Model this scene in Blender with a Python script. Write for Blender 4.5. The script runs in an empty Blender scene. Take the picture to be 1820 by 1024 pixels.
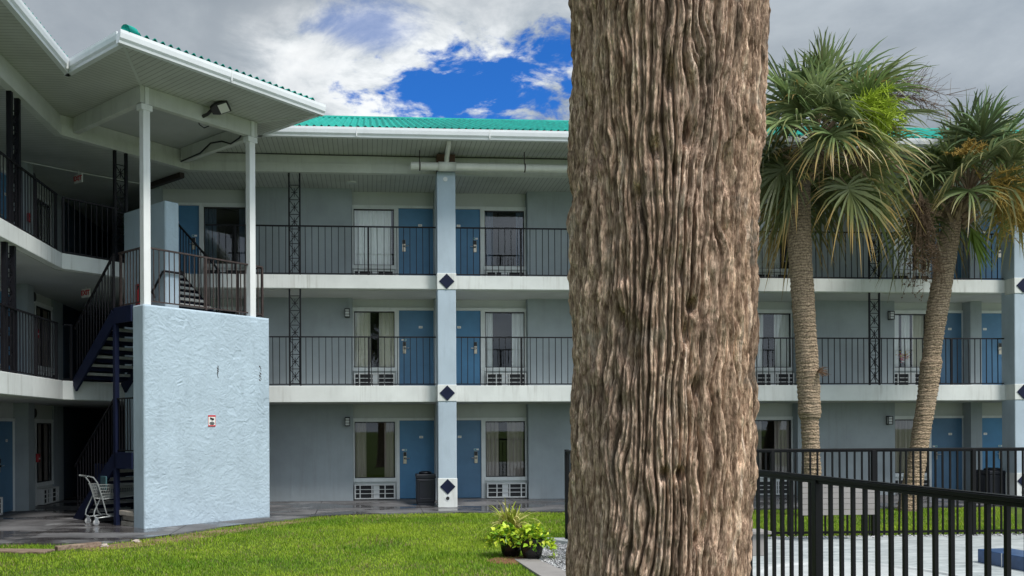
import bpy, math, random
import numpy as np
from mathutils import Vector, Matrix
random.seed(7); rng = np.random.default_rng(7)
S = bpy.context.scene
COL = S.collection
R = math.radians

# ---------------------------------------------------------------- camera
HC = 1.835
cam_d = bpy.data.cameras.new('camera'); cam = bpy.data.objects.new('camera', cam_d); COL.objects.link(cam)
cam_d.sensor_width = 36; cam_d.lens = 36 * 1550 / 1820
cam_d.shift_x = 140 / 1820; cam_d.shift_y = 248.7 / 1820
cam_d.clip_start = .05; cam_d.clip_end = 2000
yaw, roll = R(4.2), .005
fw = Vector((math.sin(yaw), math.cos(yaw), 0)); rt = Vector((math.cos(yaw), -math.sin(yaw), 0)); up = Vector((0, 0, 1))
r2 = rt * math.cos(roll) - up * math.sin(roll); u2 = rt * math.sin(roll) + up * math.cos(roll)
M = Matrix.Identity(4)
for i in range(3):
    M[i][0], M[i][1], M[i][2] = r2[i], u2[i], -fw[i]
M[2][3] = HC
cam.matrix_world = M
S.camera = cam

# ---------------------------------------------------------------- view, sun, sky
S.view_settings.view_transform = 'Standard'; S.view_settings.look = 'None'
S.view_settings.exposure = 0.68; S.view_settings.gamma = 1
S.cycles.use_denoising = True
S.cycles.max_bounces = 8; S.cycles.transparent_max_bounces = 12
S.cycles.sample_clamp_indirect = 6
SUN_EL, SUN_AZ = R(56), R(142)       # azimuth clockwise from +Y (north)
sun_d = bpy.data.lights.new('sun', 'SUN'); sun = bpy.data.objects.new('sun', sun_d); COL.objects.link(sun)
sun_d.energy = 2.4; sun_d.angle = R(15); sun_d.color = (1, .955, .89)
sd = Vector((math.sin(SUN_AZ) * math.cos(SUN_EL), math.cos(SUN_AZ) * math.cos(SUN_EL), math.sin(SUN_EL)))
sun.rotation_euler = sd.to_track_quat('Z', 'Y').to_euler()
sun.location = (30, -20, 40)

W = bpy.data.worlds.new('World'); S.world = W; W.use_nodes = True
wt = W.node_tree; wt.nodes.clear()

class NT:
    """small helper for node trees"""
    def __init__(s, t): s.t = t
    def n(s, ty, **kw):
        x = s.t.nodes.new(ty)
        for k, v in kw.items():
            if k == 'ins':
                for a, b in v.items():
                    if isinstance(b, bpy.types.NodeSocket): s.t.links.new(b, x.inputs[a])
                    else: x.inputs[a].default_value = b
            else: setattr(x, k, v)
        return x
    def math(s, op, a, b=0., c=None, clamp=False):
        ins = {0: a, 1: b}
        if c is not None: ins[2] = c
        return s.n('ShaderNodeMath', operation=op, use_clamp=clamp, ins=ins).outputs[0]
    def vmath(s, op, a, b=(0, 0, 0)):
        x = s.n('ShaderNodeVectorMath', operation=op, ins={0: a, 1: b})
        return x.outputs['Value'] if op in ('DOT_PRODUCT', 'LENGTH', 'DISTANCE') else x.outputs[0]
    def noise(s, vec, scale, detail=4, rough=.55, dist=0., col=False, ty='FBM'):
        x = s.n('ShaderNodeTexNoise', ins={'Vector': vec, 'Scale': scale, 'Detail': detail, 'Roughness': rough, 'Distortion': dist})
        return x.outputs['Color' if col else 'Fac']
    def ramp(s, fac, stops, interp='LINEAR'):
        x = s.n('ShaderNodeValToRGB', ins={'Fac': fac}); cr = x.color_ramp; cr.interpolation = interp
        while len(cr.elements) < len(stops): cr.elements.new(.5)
        for e, (p, c) in zip(cr.elements, stops):
            e.position = p; e.color = (c, c, c, 1) if isinstance(c, (int, float)) else (*c, 1)
        return x.outputs[0]
    def mix(s, fac, a, b, blend='MIX'):
        x = s.n('ShaderNodeMix', data_type='RGBA', blend_type=blend, clamp_factor=True)
        for k, v in ((0, fac), (6, a), (7, b)):
            if isinstance(v, bpy.types.NodeSocket): s.t.links.new(v, x.inputs[k])
            else: x.inputs[k].default_value = v if k == 0 or len(v) == 4 else (*v, 1)
        return x.outputs[2]
    def smooth(s, v, lo, hi):
        return s.n('ShaderNodeMapRange', interpolation_type='SMOOTHSTEP', ins={'Value': v, 1: lo, 2: hi, 3: 0., 4: 1.}).outputs[0]

w = NT(wt)
sky = w.n('ShaderNodeTexSky', sky_type='NISHITA', sun_disc=False, sun_elevation=SUN_EL, sun_rotation=SUN_AZ, air_density=1.0, dust_density=.3, ozone_density=3.0)
dirn = w.n('ShaderNodeTexCoord').outputs['Generated']
sep = w.n('ShaderNodeSeparateXYZ', ins={0: dirn})
# azimuth / elevation like coordinates of the sky (radians about the +Y direction)
azi = w.math('ARCTAN2', sep.outputs[0], sep.outputs[1])
hyp = w.math('SQRT', w.math('ADD', w.math('MULTIPLY', sep.outputs[0], sep.outputs[0]), w.math('MULTIPLY', sep.outputs[1], sep.outputs[1])))
ele = w.math('ARCTAN2', sep.outputs[2], hyp)
# cloud texture coordinates: clouds on a plane overhead, compressed to the horizon
den = w.math('ADD', w.math('MAXIMUM', sep.outputs[2], 0.), .22)
cx = w.math('DIVIDE', sep.outputs[0], den); cyy = w.math('DIVIDE', sep.outputs[1], den)
cv = w.n('ShaderNodeCombineXYZ', ins={0: cx, 1: cyy, 2: 0.}).outputs[0]
n1 = w.noise(cv, 2.0, 8, .58, .25)
n2 = w.noise(cv, 4.5, 9, .62, .4)
n3 = w.noise(cv, .9, 4, .5, .0)
# opening in the cloud deck: an elongated gap seen low over the roof, torn at its rim by the noise
ga = w.math('SUBTRACT', azi, .115); ge = w.math('SUBTRACT', w.math('SUBTRACT', ele, .372), w.math('MULTIPLY', ga, .13))
gap = w.math('SQRT', w.math('ADD', w.math('POWER', w.math('DIVIDE', ga, .150), 2.), w.math('POWER', w.math('DIVIDE', ge, .046), 2.)))
n4 = w.noise(cv, 11., 8, .62, .3)
gapn = w.math('ADD', gap, w.math('ADD', w.math('MULTIPLY', w.math('SUBTRACT', n2, .5), 2.2), w.math('MULTIPLY', w.math('SUBTRACT', n4, .5), 2.6)))
hole = w.math('SUBTRACT', 1., w.smooth(gapn, .50, 1.05))
# second small wisp of blue higher to the left
gb = w.math('SUBTRACT', azi, .0); gf = w.math('SUBTRACT', ele, .432)
gap2 = w.math('SQRT', w.math('ADD', w.math('POWER', w.math('DIVIDE', gb, .07), 2.), w.math('POWER', w.math('DIVIDE', gf, .025), 2.)))
hole2 = w.math('MULTIPLY', w.math('SUBTRACT', 1., w.smooth(w.math('ADD', gap2, w.math('MULTIPLY', w.math('SUBTRACT', n2, .5), 4.)), .4, 1.3)), .55)
hole = w.math('MAXIMUM', hole, hole2)
# bright rims round the opening
far = w.math('SQRT', w.math('ADD', w.math('POWER', w.math('DIVIDE', ga, .25), 2.), w.math('POWER', w.math('DIVIDE', w.math('SUBTRACT', ele, .380), .085), 2.)))
rim = w.math('SUBTRACT', 1., w.smooth(w.math('ADD', far, w.math('MULTIPLY', w.math('SUBTRACT', n1, .5), 2.4)), .55, 1.35))
shade = w.math('ADD', w.math('MULTIPLY', n1, .75), w.math('MULTIPLY', n3, .35))
grey = w.ramp(shade, [(.36, (.150, .180, .215)), (.50, (.215, .248, .285)), (.64, (.31, .345, .38)), (.8, (.46, .49, .52))])
white = w.ramp(n2, [(.30, (.22, .26, .30)), (.44, (.40, .44, .475)), (.56, (.66, .685, .70)), (.66, (.74, .755, .76))])
cloud = w.mix(rim, grey, white)
bg1 = w.n('ShaderNodeBackground', ins={'Color': w.mix(1., sky.outputs[0], (.18, .62, 1.25, 1), 'MULTIPLY'), 'Strength': .078})
# brightness added to unseen overcast round the sun, filling the shaded facade
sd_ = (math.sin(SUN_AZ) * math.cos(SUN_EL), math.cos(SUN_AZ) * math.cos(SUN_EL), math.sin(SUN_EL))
back_fill = w.math('ADD', 1., w.math('MULTIPLY', w.smooth(w.vmath('DOT_PRODUCT', dirn, sd_), -.02, .85), 1.9))
cloud = w.n('ShaderNodeVectorMath', operation='SCALE', ins={0: cloud, 3: back_fill}).outputs[0]
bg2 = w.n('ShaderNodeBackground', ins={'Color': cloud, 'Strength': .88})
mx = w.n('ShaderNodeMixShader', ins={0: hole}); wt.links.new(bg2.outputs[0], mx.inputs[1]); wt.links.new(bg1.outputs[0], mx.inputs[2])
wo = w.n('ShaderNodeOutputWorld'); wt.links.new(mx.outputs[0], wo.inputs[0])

# ---------------------------------------------------------------- materials
MATS = {}
def new_mat(name):
    m = bpy.data.materials.new(name); m.use_nodes = True; m.node_tree.nodes.clear()
    MATS[name] = m; t = NT(m.node_tree)
    out = t.n('ShaderNodeOutputMaterial'); b = t.n('ShaderNodeBsdfPrincipled')
    m.node_tree.links.new(b.outputs[0], out.inputs[0])
    return m, t, b, out
def setin(t, b, k, v):
    if isinstance(v, bpy.types.NodeSocket): t.t.links.new(v, b.inputs[k])
    else: b.inputs[k].default_value = (*v, 1) if isinstance(v, tuple) and len(v) == 3 else v
def bump(t, b, h, strength=.4, dist=.01):
    x = t.n('ShaderNodeBump', ins={'Strength': strength, 'Distance': dist, 'Height': h})
    t.t.links.new(x.outputs[0], b.inputs['Normal'])
def objco(t): return t.n('ShaderNodeTexCoord').outputs['Object']

def paint(name, c, rough=.6, var=.12, vscale=1.5, bscale=0, bstr=.3, bdist=.006, stain=0., metal=0., spec=.5):
    """painted surface: colour drifts a little, optional dirt streaks running down, optional fine bump"""
    m, t, b, o = new_mat(name); co = objco(t)
    n = t.noise(co, vscale, 5, .6)
    dark = tuple(x * (1 - var) for x in c); light = tuple(min(1, x * (1 + var)) for x in c)
    colr = t.mix(t.ramp(n, [(.3, 0.), (.7, 1.)]), dark, light)
    if stain:
        sc = t.vmath('MULTIPLY', co, (9., 9., .55))
        s1 = t.ramp(t.noise(sc, 1., 5, .7), [(.50, 0.), (.78, 1.)])
        s2 = t.ramp(t.noise(co, .8, 3, .5), [(.4, 0.), (.65, 1.)])
        colr = t.mix(t.math('MULTIPLY', t.math('MULTIPLY', s1, s2), stain), colr, (.16, .14, .105))
    setin(t, b, 'Base Color', colr); setin(t, b, 'Roughness', rough); setin(t, b, 'Metallic', metal)
    b.inputs['Specular IOR Level'].default_value = spec
    if bscale: bump(t, b, t.noise(co, bscale, 4, .6), bstr, bdist)
    return m

def stucco(name, c, coarse, strength, dist):
    m, t, b, o = new_mat(name); co = objco(t)
    warp = t.n('ShaderNodeVectorMath', operation='SCALE', ins={0: t.vmath('SUBTRACT', t.noise(co, 2.6, 2, .5, col=True), (.5, .5, .5)), 3: .9}).outputs[0]
    wc = t.vmath('ADD', co, warp)
    sw = t.noise(t.vmath('MULTIPLY', wc, (1., 1., 1.9)), coarse, 3, .55, 1.2)
    ridge = t.math('SUBTRACT', 1., t.math('ABSOLUTE', t.math('MULTIPLY', t.math('SUBTRACT', sw, .5), 5.)), clamp=True)
    fine = t.noise(co, coarse * 7, 4, .6)
    h = t.math('ADD', t.math('MULTIPLY', ridge, .25), t.math('MULTIPLY', fine, .5))
    n = t.noise(co, 1.1, 5, .6)
    colr = t.mix(t.ramp(n, [(.3, 0.), (.7, 1.)]), tuple(x * .9 for x in c), tuple(min(1, x * 1.08) for x in c))
    g = t.ramp(t.noise(t.vmath('MULTIPLY', co, (4., 4., .7)), 1., 5, .7), [(.5, 0.), (.8, .45)])
    colr = t.mix(g, colr, tuple(x * .62 for x in c))
    setin(t, b, 'Base Color', colr); setin(t, b, 'Roughness', .85); b.inputs['Specular IOR Level'].default_value = .25
    bump(t, b, h, strength, dist)
    return m

def vinyl(name, c, axis, pitch=.115):
    """soffit boards: grooves every pitch metres along the given axis"""
    m, t, b, o = new_mat(name); co = t.n('ShaderNodeNewGeometry').outputs['Position']
    d = t.vmath('DOT_PRODUCT', co, axis)
    f = t.math('FRACT', t.math('DIVIDE', t.math('ADD', d, 100.), pitch))
    gr = t.math('SUBTRACT', 1., t.smooth(t.math('ABSOLUTE', t.math('SUBTRACT', f, .5)), .02, .075))
    n = t.noise(co, 1.3, 5, .6)
    base = t.mix(t.ramp(n, [(.35, 0.), (.7, 1.)]), tuple(x * .86 for x in c), c)
    dirt = t.ramp(t.noise(co, .55, 4, .6), [(.5, 0.), (.75, .4)])
    base = t.mix(dirt, base, (.20, .195, .17))
    setin(t, b, 'Base Color', t.mix(t.math('MULTIPLY', gr, .8), base, (.10, .105, .10)))
    setin(t, b, 'Roughness', .6); bump(t, b, t.math('SUBTRACT', 1., gr), .6, .006)
    return m

stucco('tower_stucco', (.40, .495, .575), 14., .35, .010)
stucco('column_stucco', (.40, .48, .555), 15.0, .40, .010)
paint('wall_paint', (.325, .365, .388), .85, .13, .9, 60, .35, .005, stain=.30, spec=.25)
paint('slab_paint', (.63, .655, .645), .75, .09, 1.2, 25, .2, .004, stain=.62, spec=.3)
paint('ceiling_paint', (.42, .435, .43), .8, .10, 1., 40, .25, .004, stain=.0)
paint('panel_paint', (.52, .545, .53), .7, .06, 1.2, 0, stain=.16)
paint('white_trim', (.68, .705, .70), .5, .07, 3., 0, stain=.25)
paint('beam_paint', (.56, .575, .55), .7, .08, 2.2, 30, .15, .003, stain=.4)
paint('post_paint', (.72, .735, .74), .5, .06, 2., 0, stain=.22)
paint('door_paint', (.055, .185, .34), .45, .14, 1.6, 0)
paint('navy_paint', (.007, .011, .036), .6, .15, 4., spec=.2)
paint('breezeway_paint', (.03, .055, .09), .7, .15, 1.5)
paint('iron_black', (.005, .005, .008), .5, .2, 8., spec=.25)
paint('rail_iron', (.007, .0065, .009), .55, .3, 6., spec=.25)
paint('fence_black', (.0035, .0035, .004), .42, .2, 5., spec=.22)
paint('rust_iron', (.035, .022, .020), .65, .4, 14.)
paint('gutter_white', (.70, .73, .76), .4, .05, 2., 0, stain=.12)
paint('grille_white', (.62, .63, .62), .5, .05, 3.)
paint('dark_recess', (.018, .018, .02), .8, .1, 3.)
paint('plate_white', (.72, .72, .70), .4, .03, 3.)
paint('teal_tag', (.03, .30, .34), .4, .05, 3.)
paint('lock_metal', (.50, .45, .36), .35, .1, 20., metal=.8)
paint('chrome', (.62, .64, .66), .28, .08, 20., metal=.9)
paint('red_paint', (.35, .012, .02), .4, .12, 6.)
paint('exit_red', (.55, .02, .03), .5, .05, 6.)
paint('pvc_white', (.66, .66, .62), .4, .06, 3., 0, stain=.25)
paint('brown_board', (.10, .055, .035), .8, .3, 6.)
paint('lens_grey', (.62, .64, .64), .25, .05, 9.)
paint('bin_black', (.005, .006, .012), .38, .15, 5., 80, .1, .002)
paint('pot_black', (.010, .010, .011), .2, .2, 6.)
paint('pot_clay', (.22, .09, .045), .8, .2, 9.)
paint('tile_blue', (.035, .075, .17), .3, .25, 7.)
paint('cement', (.40, .42, .42), .8, .15, 5., 30, .3, .004)
paint('tread_concrete', (.42, .43, .42), .85, .2, 9., 40, .3, .004)
paint('cart_grey', (.42, .45, .45), .4, .1, 20., metal=.5)
paint('cart_plastic', (.05, .12, .14), .5, .1, 9.)
paint('wheel_grey', (.35, .36, .37), .6, .1, 9.)
paint('fruit_brown', (.075, .045, .020), .8, .35, 30.)
paint('flower_lime', (.33, .43, .025), .8, .25, 20.)
paint('flower_gold', (.36, .24, .05), .8, .3, 20.)
paint('flower_old', (.14, .085, .05), .8, .3, 20.)
paint('boot_tan', (.24, .17, .11), .85, .3, 8., 40, .4, .006)
paint('petal_red', (.55, .05, .05), .6, .3, 60.)
paint('petal_yellow', (.60, .38, .03), .6, .3, 60.)
paint('paver_stack', (.42, .38, .33), .85, .15, 8.)
paint('plank_grey', (.25, .235, .225), .8, .12, 3.)
paint('mulch', (.16, .07, .035), .95, .5, 40.)
paint('fixture_black', (.015, .015, .017), .5, .1, 9.)
paint('carpet_dark', (.03, .03, .032), .9, .1, 9.)
paint('rock_pale', (.42, .36, .32), .85, .2, 14., 30, .4, .006)
m_ = MATS['door_paint']; t_ = NT(m_.node_tree); b_ = [q for q in m_.node_tree.nodes if q.type == 'BSDF_PRINCIPLED'][0]
src = b_.inputs['Base Color'].links[0].from_socket; hs = t_.n('ShaderNodeHueSaturation', ins={'Color': src}); rnd = t_.n('ShaderNodeObjectInfo').outputs['Random']
m_.node_tree.links.new(t_.math('ADD', .82, t_.math('MULTIPLY', rnd, .36)), hs.inputs['Value']); m_.node_tree.links.new(t_.math('ADD', .85, t_.math('MULTIPLY', rnd, .2)), hs.inputs['Saturation']); m_.node_tree.links.new(hs.outputs[0], b_.inputs['Base Color'])
vinyl('soffit_x', (.52, .535, .51), (1, 0, 0))
vinyl('soffit_y', (.52, .535, .51), (0, 1, 0))
vinyl('soffit_d', (.52, .535, .51), (.7071, .7071, 0))
vinyl('soffit_n', (.52, .535, .51), (-.7071, .7071, 0))

# curtains: thin cloth that lets some light through
def cloth(name, c):
    m, t, b, o = new_mat(name); co = objco(t)
    n = t.noise(t.vmath('MULTIPLY', co, (30., 30., 1.)), 1., 3, .5)
    setin(t, b, 'Base Color', t.mix(n, tuple(x * .9 for x in c), c)); setin(t, b, 'Roughness', .9)
    b.inputs['Specular IOR Level'].default_value = .1
cloth('curtain_white', (.88, .90, .88)); cloth('curtain_taupe', (.40, .35, .325)); cloth('curtain_blue', (.10, .15, .22)); cloth('curtain_cream', (.80, .78, .68))

# window glass
m, t, b, o = new_mat('glass')
lw = t.n('ShaderNodeFresnel', ins={'IOR': 1.55}).outputs[0]
tr = t.n('ShaderNodeBsdfTransparent', ins={'Color': (.97, .985, .98, 1)}); gl = t.n('ShaderNodeBsdfGlossy', ins={'Roughness': .015, 'Color': (.95, .97, 1, 1)})
mm = t.n('ShaderNodeMixShader', ins={0: t.math('ADD', lw, .02, clamp=True)})
t.t.links.new(tr.outputs[0], mm.inputs[1]); t.t.links.new(gl.outputs[0], mm.inputs[2]); t.t.links.new(mm.outputs[0], o.inputs[0])

# teal roof
m, t, b, o = new_mat('teal_roof'); co = objco(t)
n = t.noise(co, 2.2, 5, .6)
setin(t, b, 'Base Color', t.mix(t.ramp(n, [(.3, 0.), (.7, 1.)]), (.002, .20, .165), (.004, .36, .29)))
setin(t, b, 'Roughness', .62); b.inputs['Specular IOR Level'].default_value = .18
# walkway: worn dark concrete with wet patches and joints
m, t, b, o = new_mat('walk_concrete'); co = objco(t)
n = t.noise(co, .9, 6, .65, .3); n2 = t.noise(t.vmath('MULTIPLY', co, (.55, 1.5, 1.)), .9, 5, .55)
wet = t.smooth(n2, .44, .56)
dry = t.mix(t.ramp(n, [(.3, 0.), (.7, 1.)]), (.06, .06, .064), (.17, .17, .178))
colr = t.mix(wet, dry, t.mix(n, (.035, .032, .034), (.075, .07, .072)))
spot = t.ramp(t.noise(co, 1.7, 3, .5), [(.62, 0.), (.68, 1.)])
colr = t.mix(t.math('MULTIPLY', spot, .4), colr, (.28, .29, .30))
jx = t.math('ABSOLUTE', t.math('SUBTRACT', t.math('FRACT', t.math('DIVIDE', t.vmath('DOT_PRODUCT', co, (1, 0, 0)), 2.44)), .5))
joint = t.math('SUBTRACT', 1., t.smooth(jx, .002, .006))
colr = t.mix(joint, colr, (.02, .02, .02))
setin(t, b, 'Base Color', colr); setin(t, b, 'Roughness', t.math('SUBTRACT', .72, t.math('MULTIPLY', wet, .60)))
bump(t, b, t.noise(co, 45, 4, .6), t.math('SUBTRACT', .3, t.math('MULTIPLY', wet, .27)), .004)
# pool deck: pale textured concrete
m, t, b, o = new_mat('deck_concrete'); co = objco(t)
n = t.noise(t.vmath('MULTIPLY', co, (1., 2.4, 1.)), 2.6, 8, .72, .4); n2 = t.noise(co, .7, 4, .6)
colr = t.mix(t.ramp(n, [(.35, 0.), (.65, 1.)]), (.20, .225, .23), (.44, .47, .468))
colr = t.mix(t.ramp(n2, [(.5, 0.), (.7, .45)]), colr, (.30, .32, .31))
setin(t, b, 'Base Color', colr); setin(t, b, 'Roughness', .8); bump(t, b, t.noise(co, 60, 3, .6), .3, .004)
# lawn soil
m, t, b, o = new_mat('lawn_soil'); co = objco(t)
n = t.noise(co, .8, 6, .6); n2 = t.noise(co, 30, 4, .7)
colr = t.mix(t.ramp(n, [(.35, 0.), (.7, 1.)]), (.055, .105, .014), (.105, .16, .025))
colr = t.mix(t.ramp(n2, [(.4, 0.), (.75, .6)]), colr, (.10, .085, .04))
setin(t, b, 'Base Color', colr); setin(t, b, 'Roughness', .95); b.inputs['Specular IOR Level'].default_value = .1
bump(t, b, n2, .8, .03)
# vertex-tinted foliage
def foliage(name, rough=.5, transl=.25):
    m, t, b, o = new_mat(name)
    a = t.n('ShaderNodeVertexColor', layer_name='tint').outputs[0]
    setin(t, b, 'Base Color', a); setin(t, b, 'Roughness', rough); b.inputs['Specular IOR Level'].default_value = .35
    tl = t.n('ShaderNodeBsdfTranslucent', ins={'Color': a})
    mm = t.n('ShaderNodeMixShader', ins={0: transl}); t.t.links.new(b.outputs[0], mm.inputs[1]); t.t.links.new(tl.outputs[0], mm.inputs[2])
    t.t.links.new(mm.outputs[0], o.inputs[0])
foliage('grass_blade', .7, .35); foliage('frond', .36, .25); foliage('pot_leaf', .4, .25)
# gravel
m, t, b, o = new_mat('gravel_stone'); co = objco(t)
setin(t, b, 'Base Color', t.ramp(t.noise(co, 25, 1, .5), [(.3, (.10, .10, .10)), (.5, (.36, .36, .37)), (.7, (.62, .62, .62))])); setin(t, b, 'Roughness', .8)
# bark of the near palm
m, t, b, o = new_mat('palm_bark'); co = objco(t)
va = t.n('ShaderNodeVertexColor', layer_name='tint').outputs[0]
fib = t.noise(t.vmath('MULTIPLY', co, (1., 1., .16)), 330., 5, .7)
fib2 = t.noise(t.vmath('MULTIPLY', co, (1., 1., .3)), 90., 6, .7, .3)
colr = t.mix(t.ramp(fib2, [(.36, 0.), (.64, 1.)]), (.185, .125, .092), (.82, .645, .525))
colr = t.mix(t.ramp(fib, [(.36, .8), (.60, 0.)]), colr, (.10, .064, .046))
colr = t.mix(1., colr, va, 'MULTIPLY')
lich = t.ramp(t.noise(co, 9., 5, .65), [(.58, 0.), (.75, .45)])
colr = t.mix(lich, colr, (.33, .34, .30))
setin(t, b, 'Base Color', colr); setin(t, b, 'Roughness', .9); b.inputs['Specular IOR Level'].default_value = .15
hb = t.math('ADD', t.math('MULTIPLY', fib, .5), fib2)
bump(t, b, hb, 1., .011)
# bark of the far palms: ringed, cross-hatched
m, t, b, o = new_mat('ring_bark'); co = objco(t)
cw = t.vmath('ADD', co, t.n('ShaderNodeVectorMath', operation='SCALE', ins={0: t.noise(co, 7., 4, .6, col=True), 3: .16}).outputs[0])
zz = t.vmath('DOT_PRODUCT', cw, (0, 0, 1)); rings = t.math('ABSOLUTE', t.math('SUBTRACT', t.math('FRACT', t.math('DIVIDE', zz, .062)), .5))
n = t.noise(t.vmath('MULTIPLY', co, (1., 1., .55)), 32., 6, .75)
nb = t.noise(co, 2.2, 4, .6)
va = t.n('ShaderNodeVertexColor', layer_name='tint').outputs[0]
colr = t.mix(t.ramp(n, [(.34, 0.), (.66, 1.)]), (.14, .098, .062), (.66, .51, .36))
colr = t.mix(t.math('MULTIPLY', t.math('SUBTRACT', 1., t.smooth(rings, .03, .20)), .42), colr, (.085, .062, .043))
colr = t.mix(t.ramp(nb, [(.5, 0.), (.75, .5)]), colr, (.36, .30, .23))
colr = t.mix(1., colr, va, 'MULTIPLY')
setin(t, b, 'Base Color', colr); setin(t, b, 'Roughness', .9)
bump(t, b, t.math('ADD', t.smooth(rings, .02, .25), t.math('MULTIPLY', n, 1.6)), 1., .028)
# weathered wood
m, t, b, o = new_mat('old_wood'); co = objco(t)
n = t.noise(t.vmath('MULTIPLY', co, (2., 22., 14.)), 1., 5, .6)
setin(t, b, 'Base Color', t.mix(t.ramp(n, [(.3, 0.), (.7, 1.)]), (.09, .055, .04), (.33, .25, .19))); setin(t, b, 'Roughness', .85); bump(t, b, n, .5, .006)

# ---------------------------------------------------------------- mesh building
class T:
    """frame: local x,y,z -> world"""
    def __init__(s, o=(0, 0, 0), ex=(1, 0, 0), ey=(0, 1, 0), ez=(0, 0, 1)):
        s.o, s.ex, s.ey, s.ez = Vector(o), Vector(ex), Vector(ey), Vector(ez)
    def __call__(s, p): return s.o + s.ex * p[0] + s.ey * p[1] + s.ez * p[2]
WORLD = T()
Q = .70710678
class MB:
    def __init__(s, tf=WORLD): s.v, s.f, s.t = [], [], tf
    def add(s, vs, fs):
        k = len(s.v); s.v += [tuple(s.t(p)) for p in vs]; s.f += [tuple(i + k for i in f) for f in fs]; return s
    def box(s, x0, x1, y0, y1, z0, z1):
        return s.add([(x0, y0, z0), (x1, y0, z0), (x1, y1, z0), (x0, y1, z0), (x0, y0, z1), (x1, y0, z1), (x1, y1, z1), (x0, y1, z1)],
                     [(0, 3, 2, 1), (4, 5, 6, 7), (0, 1, 5, 4), (1, 2, 6, 5), (2, 3, 7, 6), (3, 0, 4, 7)])
    def bar(s, a, b, w, h=None):
        """square bar from a to b"""
        h = h or w; a, b = Vector(a), Vector(b); d = (b - a).normalized()
        sd_ = d.cross(Vector((0, 0, 1)))
        if sd_.length < 1e-4: sd_ = Vector((1, 0, 0))
        sd_.normalize(); u_ = sd_.cross(d).normalized()
        c = [sd_ * (i * w / 2) + u_ * (j * h / 2) for i, j in ((-1, -1), (1, -1), (1, 1), (-1, 1))]
        return s.add([a + q for q in c] + [b + q for q in c], [(3, 2, 1, 0), (4, 5, 6, 7), (0, 1, 5, 4), (1, 2, 6, 5), (2, 3, 7, 6), (3, 0, 4, 7)])
    def prism(s, poly, z0, z1):
        n = len(poly); z0 = z0 if callable(z0) else (lambda p, z=z0: z); z1 = z1 if callable(z1) else (lambda p, z=z1: z)
        return s.add([(*p, z0(p)) for p in poly] + [(*p, z1(p)) for p in poly],
                     [tuple(range(n))[::-1], tuple(range(n, 2 * n))] + [(i, (i + 1) % n, (i + 1) % n + n, i + n) for i in range(n)])
    def tube(s, path, r, n=8, cap=True):
        path = [Vector(p) for p in path]; rs = r if isinstance(r, (list, tuple)) else [r] * len(path)
        vs = []; ref = None
        for i, p in enumerate(path):
            d = (path[min(i + 1, len(path) - 1)] - path[max(i - 1, 0)]).normalized()
            if ref is None or abs(ref.dot(d)) > .95:
                ref = Vector((0, 0, 1)) if abs(d.z) < .9 else Vector((1, 0, 0))
            a_ = d.cross(ref).normalized(); b_ = a_.cross(d)
            ref = b_
            vs += [p + (a_ * math.cos(q) + b_ * math.sin(q)) * rs[i] for q in [2 * math.pi * j / n for j in range(n)]]
        fs = [(i * n + j, i * n + (j + 1) % n, (i + 1) * n + (j + 1) % n, (i + 1) * n + j) for i in range(len(path) - 1) for j in range(n)]
        if cap: fs += [tuple(range(n)), tuple(range((len(path) - 1) * n, len(path) * n))[::-1]]
        return s.add(vs, fs)
    def lathe(s, prof, c=(0, 0, 0), n=24, sq=None):
        vs = []
        for r, z in prof:
            for j in range(n):
                q = 2 * math.pi * j / n
                vs.append((c[0] + r * math.cos(q), c[1] + r * math.sin(q), c[2] + z))
        m_ = len(prof)
        fs = [(i * n + j, i * n + (j + 1) % n, (i + 1) * n + (j + 1) % n, (i + 1) * n + j) for i in range(m_ - 1) for j in range(n)]
        fs += [tuple(range(n))[::-1], tuple(range((m_ - 1) * n, m_ * n))]
        return s.add(vs, fs)
    def build(s, name, mat, parent=None, smooth=False, bevel=0, tint=None):
        rt_ = root_of(parent); off = Vector(rt_.location) if rt_ else Vector((0, 0, 0))
        me = bpy.data.meshes.new(name)
        me.from_pydata([(p[0] - off.x, p[1] - off.y, p[2] - off.z) for p in s.v], [], s.f)
        me.update()
        me.materials.append(MATS[mat])
        if smooth: me.polygons.foreach_set('use_smooth', [True] * len(me.polygons))
        o = bpy.data.objects.new(name, me); COL.objects.link(o)
        if parent: o.parent = parent
        if bevel:
            bv = o.modifiers.new('bevel', 'BEVEL'); bv.width = bevel; bv.segments = 2; bv.limit_method = 'ANGLE'
        return o
def root_of(o):
    while o is not None and o.parent is not None: o = o.parent
    return o
def np_obj(name, verts, quads, mat, parent=None, smooth=False, tint=None, tris=False):
    """fast mesh from numpy arrays"""
    rt_ = root_of(parent); off = np.array(rt_.location) if rt_ else np.zeros(3)
    verts = np.asarray(verts, np.float32) - off.astype(np.float32); quads = np.asarray(quads, np.int32)
    k = quads.shape[1]; me = bpy.data.meshes.new(name)
    me.vertices.add(len(verts)); me.vertices.foreach_set('co', verts.ravel())
    me.loops.add(quads.size); me.loops.foreach_set('vertex_index', quads.ravel())
    me.polygons.add(len(quads)); me.polygons.foreach_set('loop_start', np.arange(0, quads.size, k, dtype=np.int32))
    me.polygons.foreach_set('loop_total', np.full(len(quads), k, np.int32))
    if smooth: me.polygons.foreach_set('use_smooth', np.ones(len(quads), bool))
    me.update(calc_edges=True)
    if tint is not None:
        a = me.color_attributes.new('tint', 'FLOAT_COLOR', 'POINT')
        a.data.foreach_set('color', np.concatenate([np.asarray(tint, np.float32), np.ones((len(verts), 1), np.float32)], 1).ravel())
    me.materials.append(MATS[mat])
    o = bpy.data.objects.new(name, me); COL.objects.link(o)
    if parent: o.parent = parent
    return o
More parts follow.
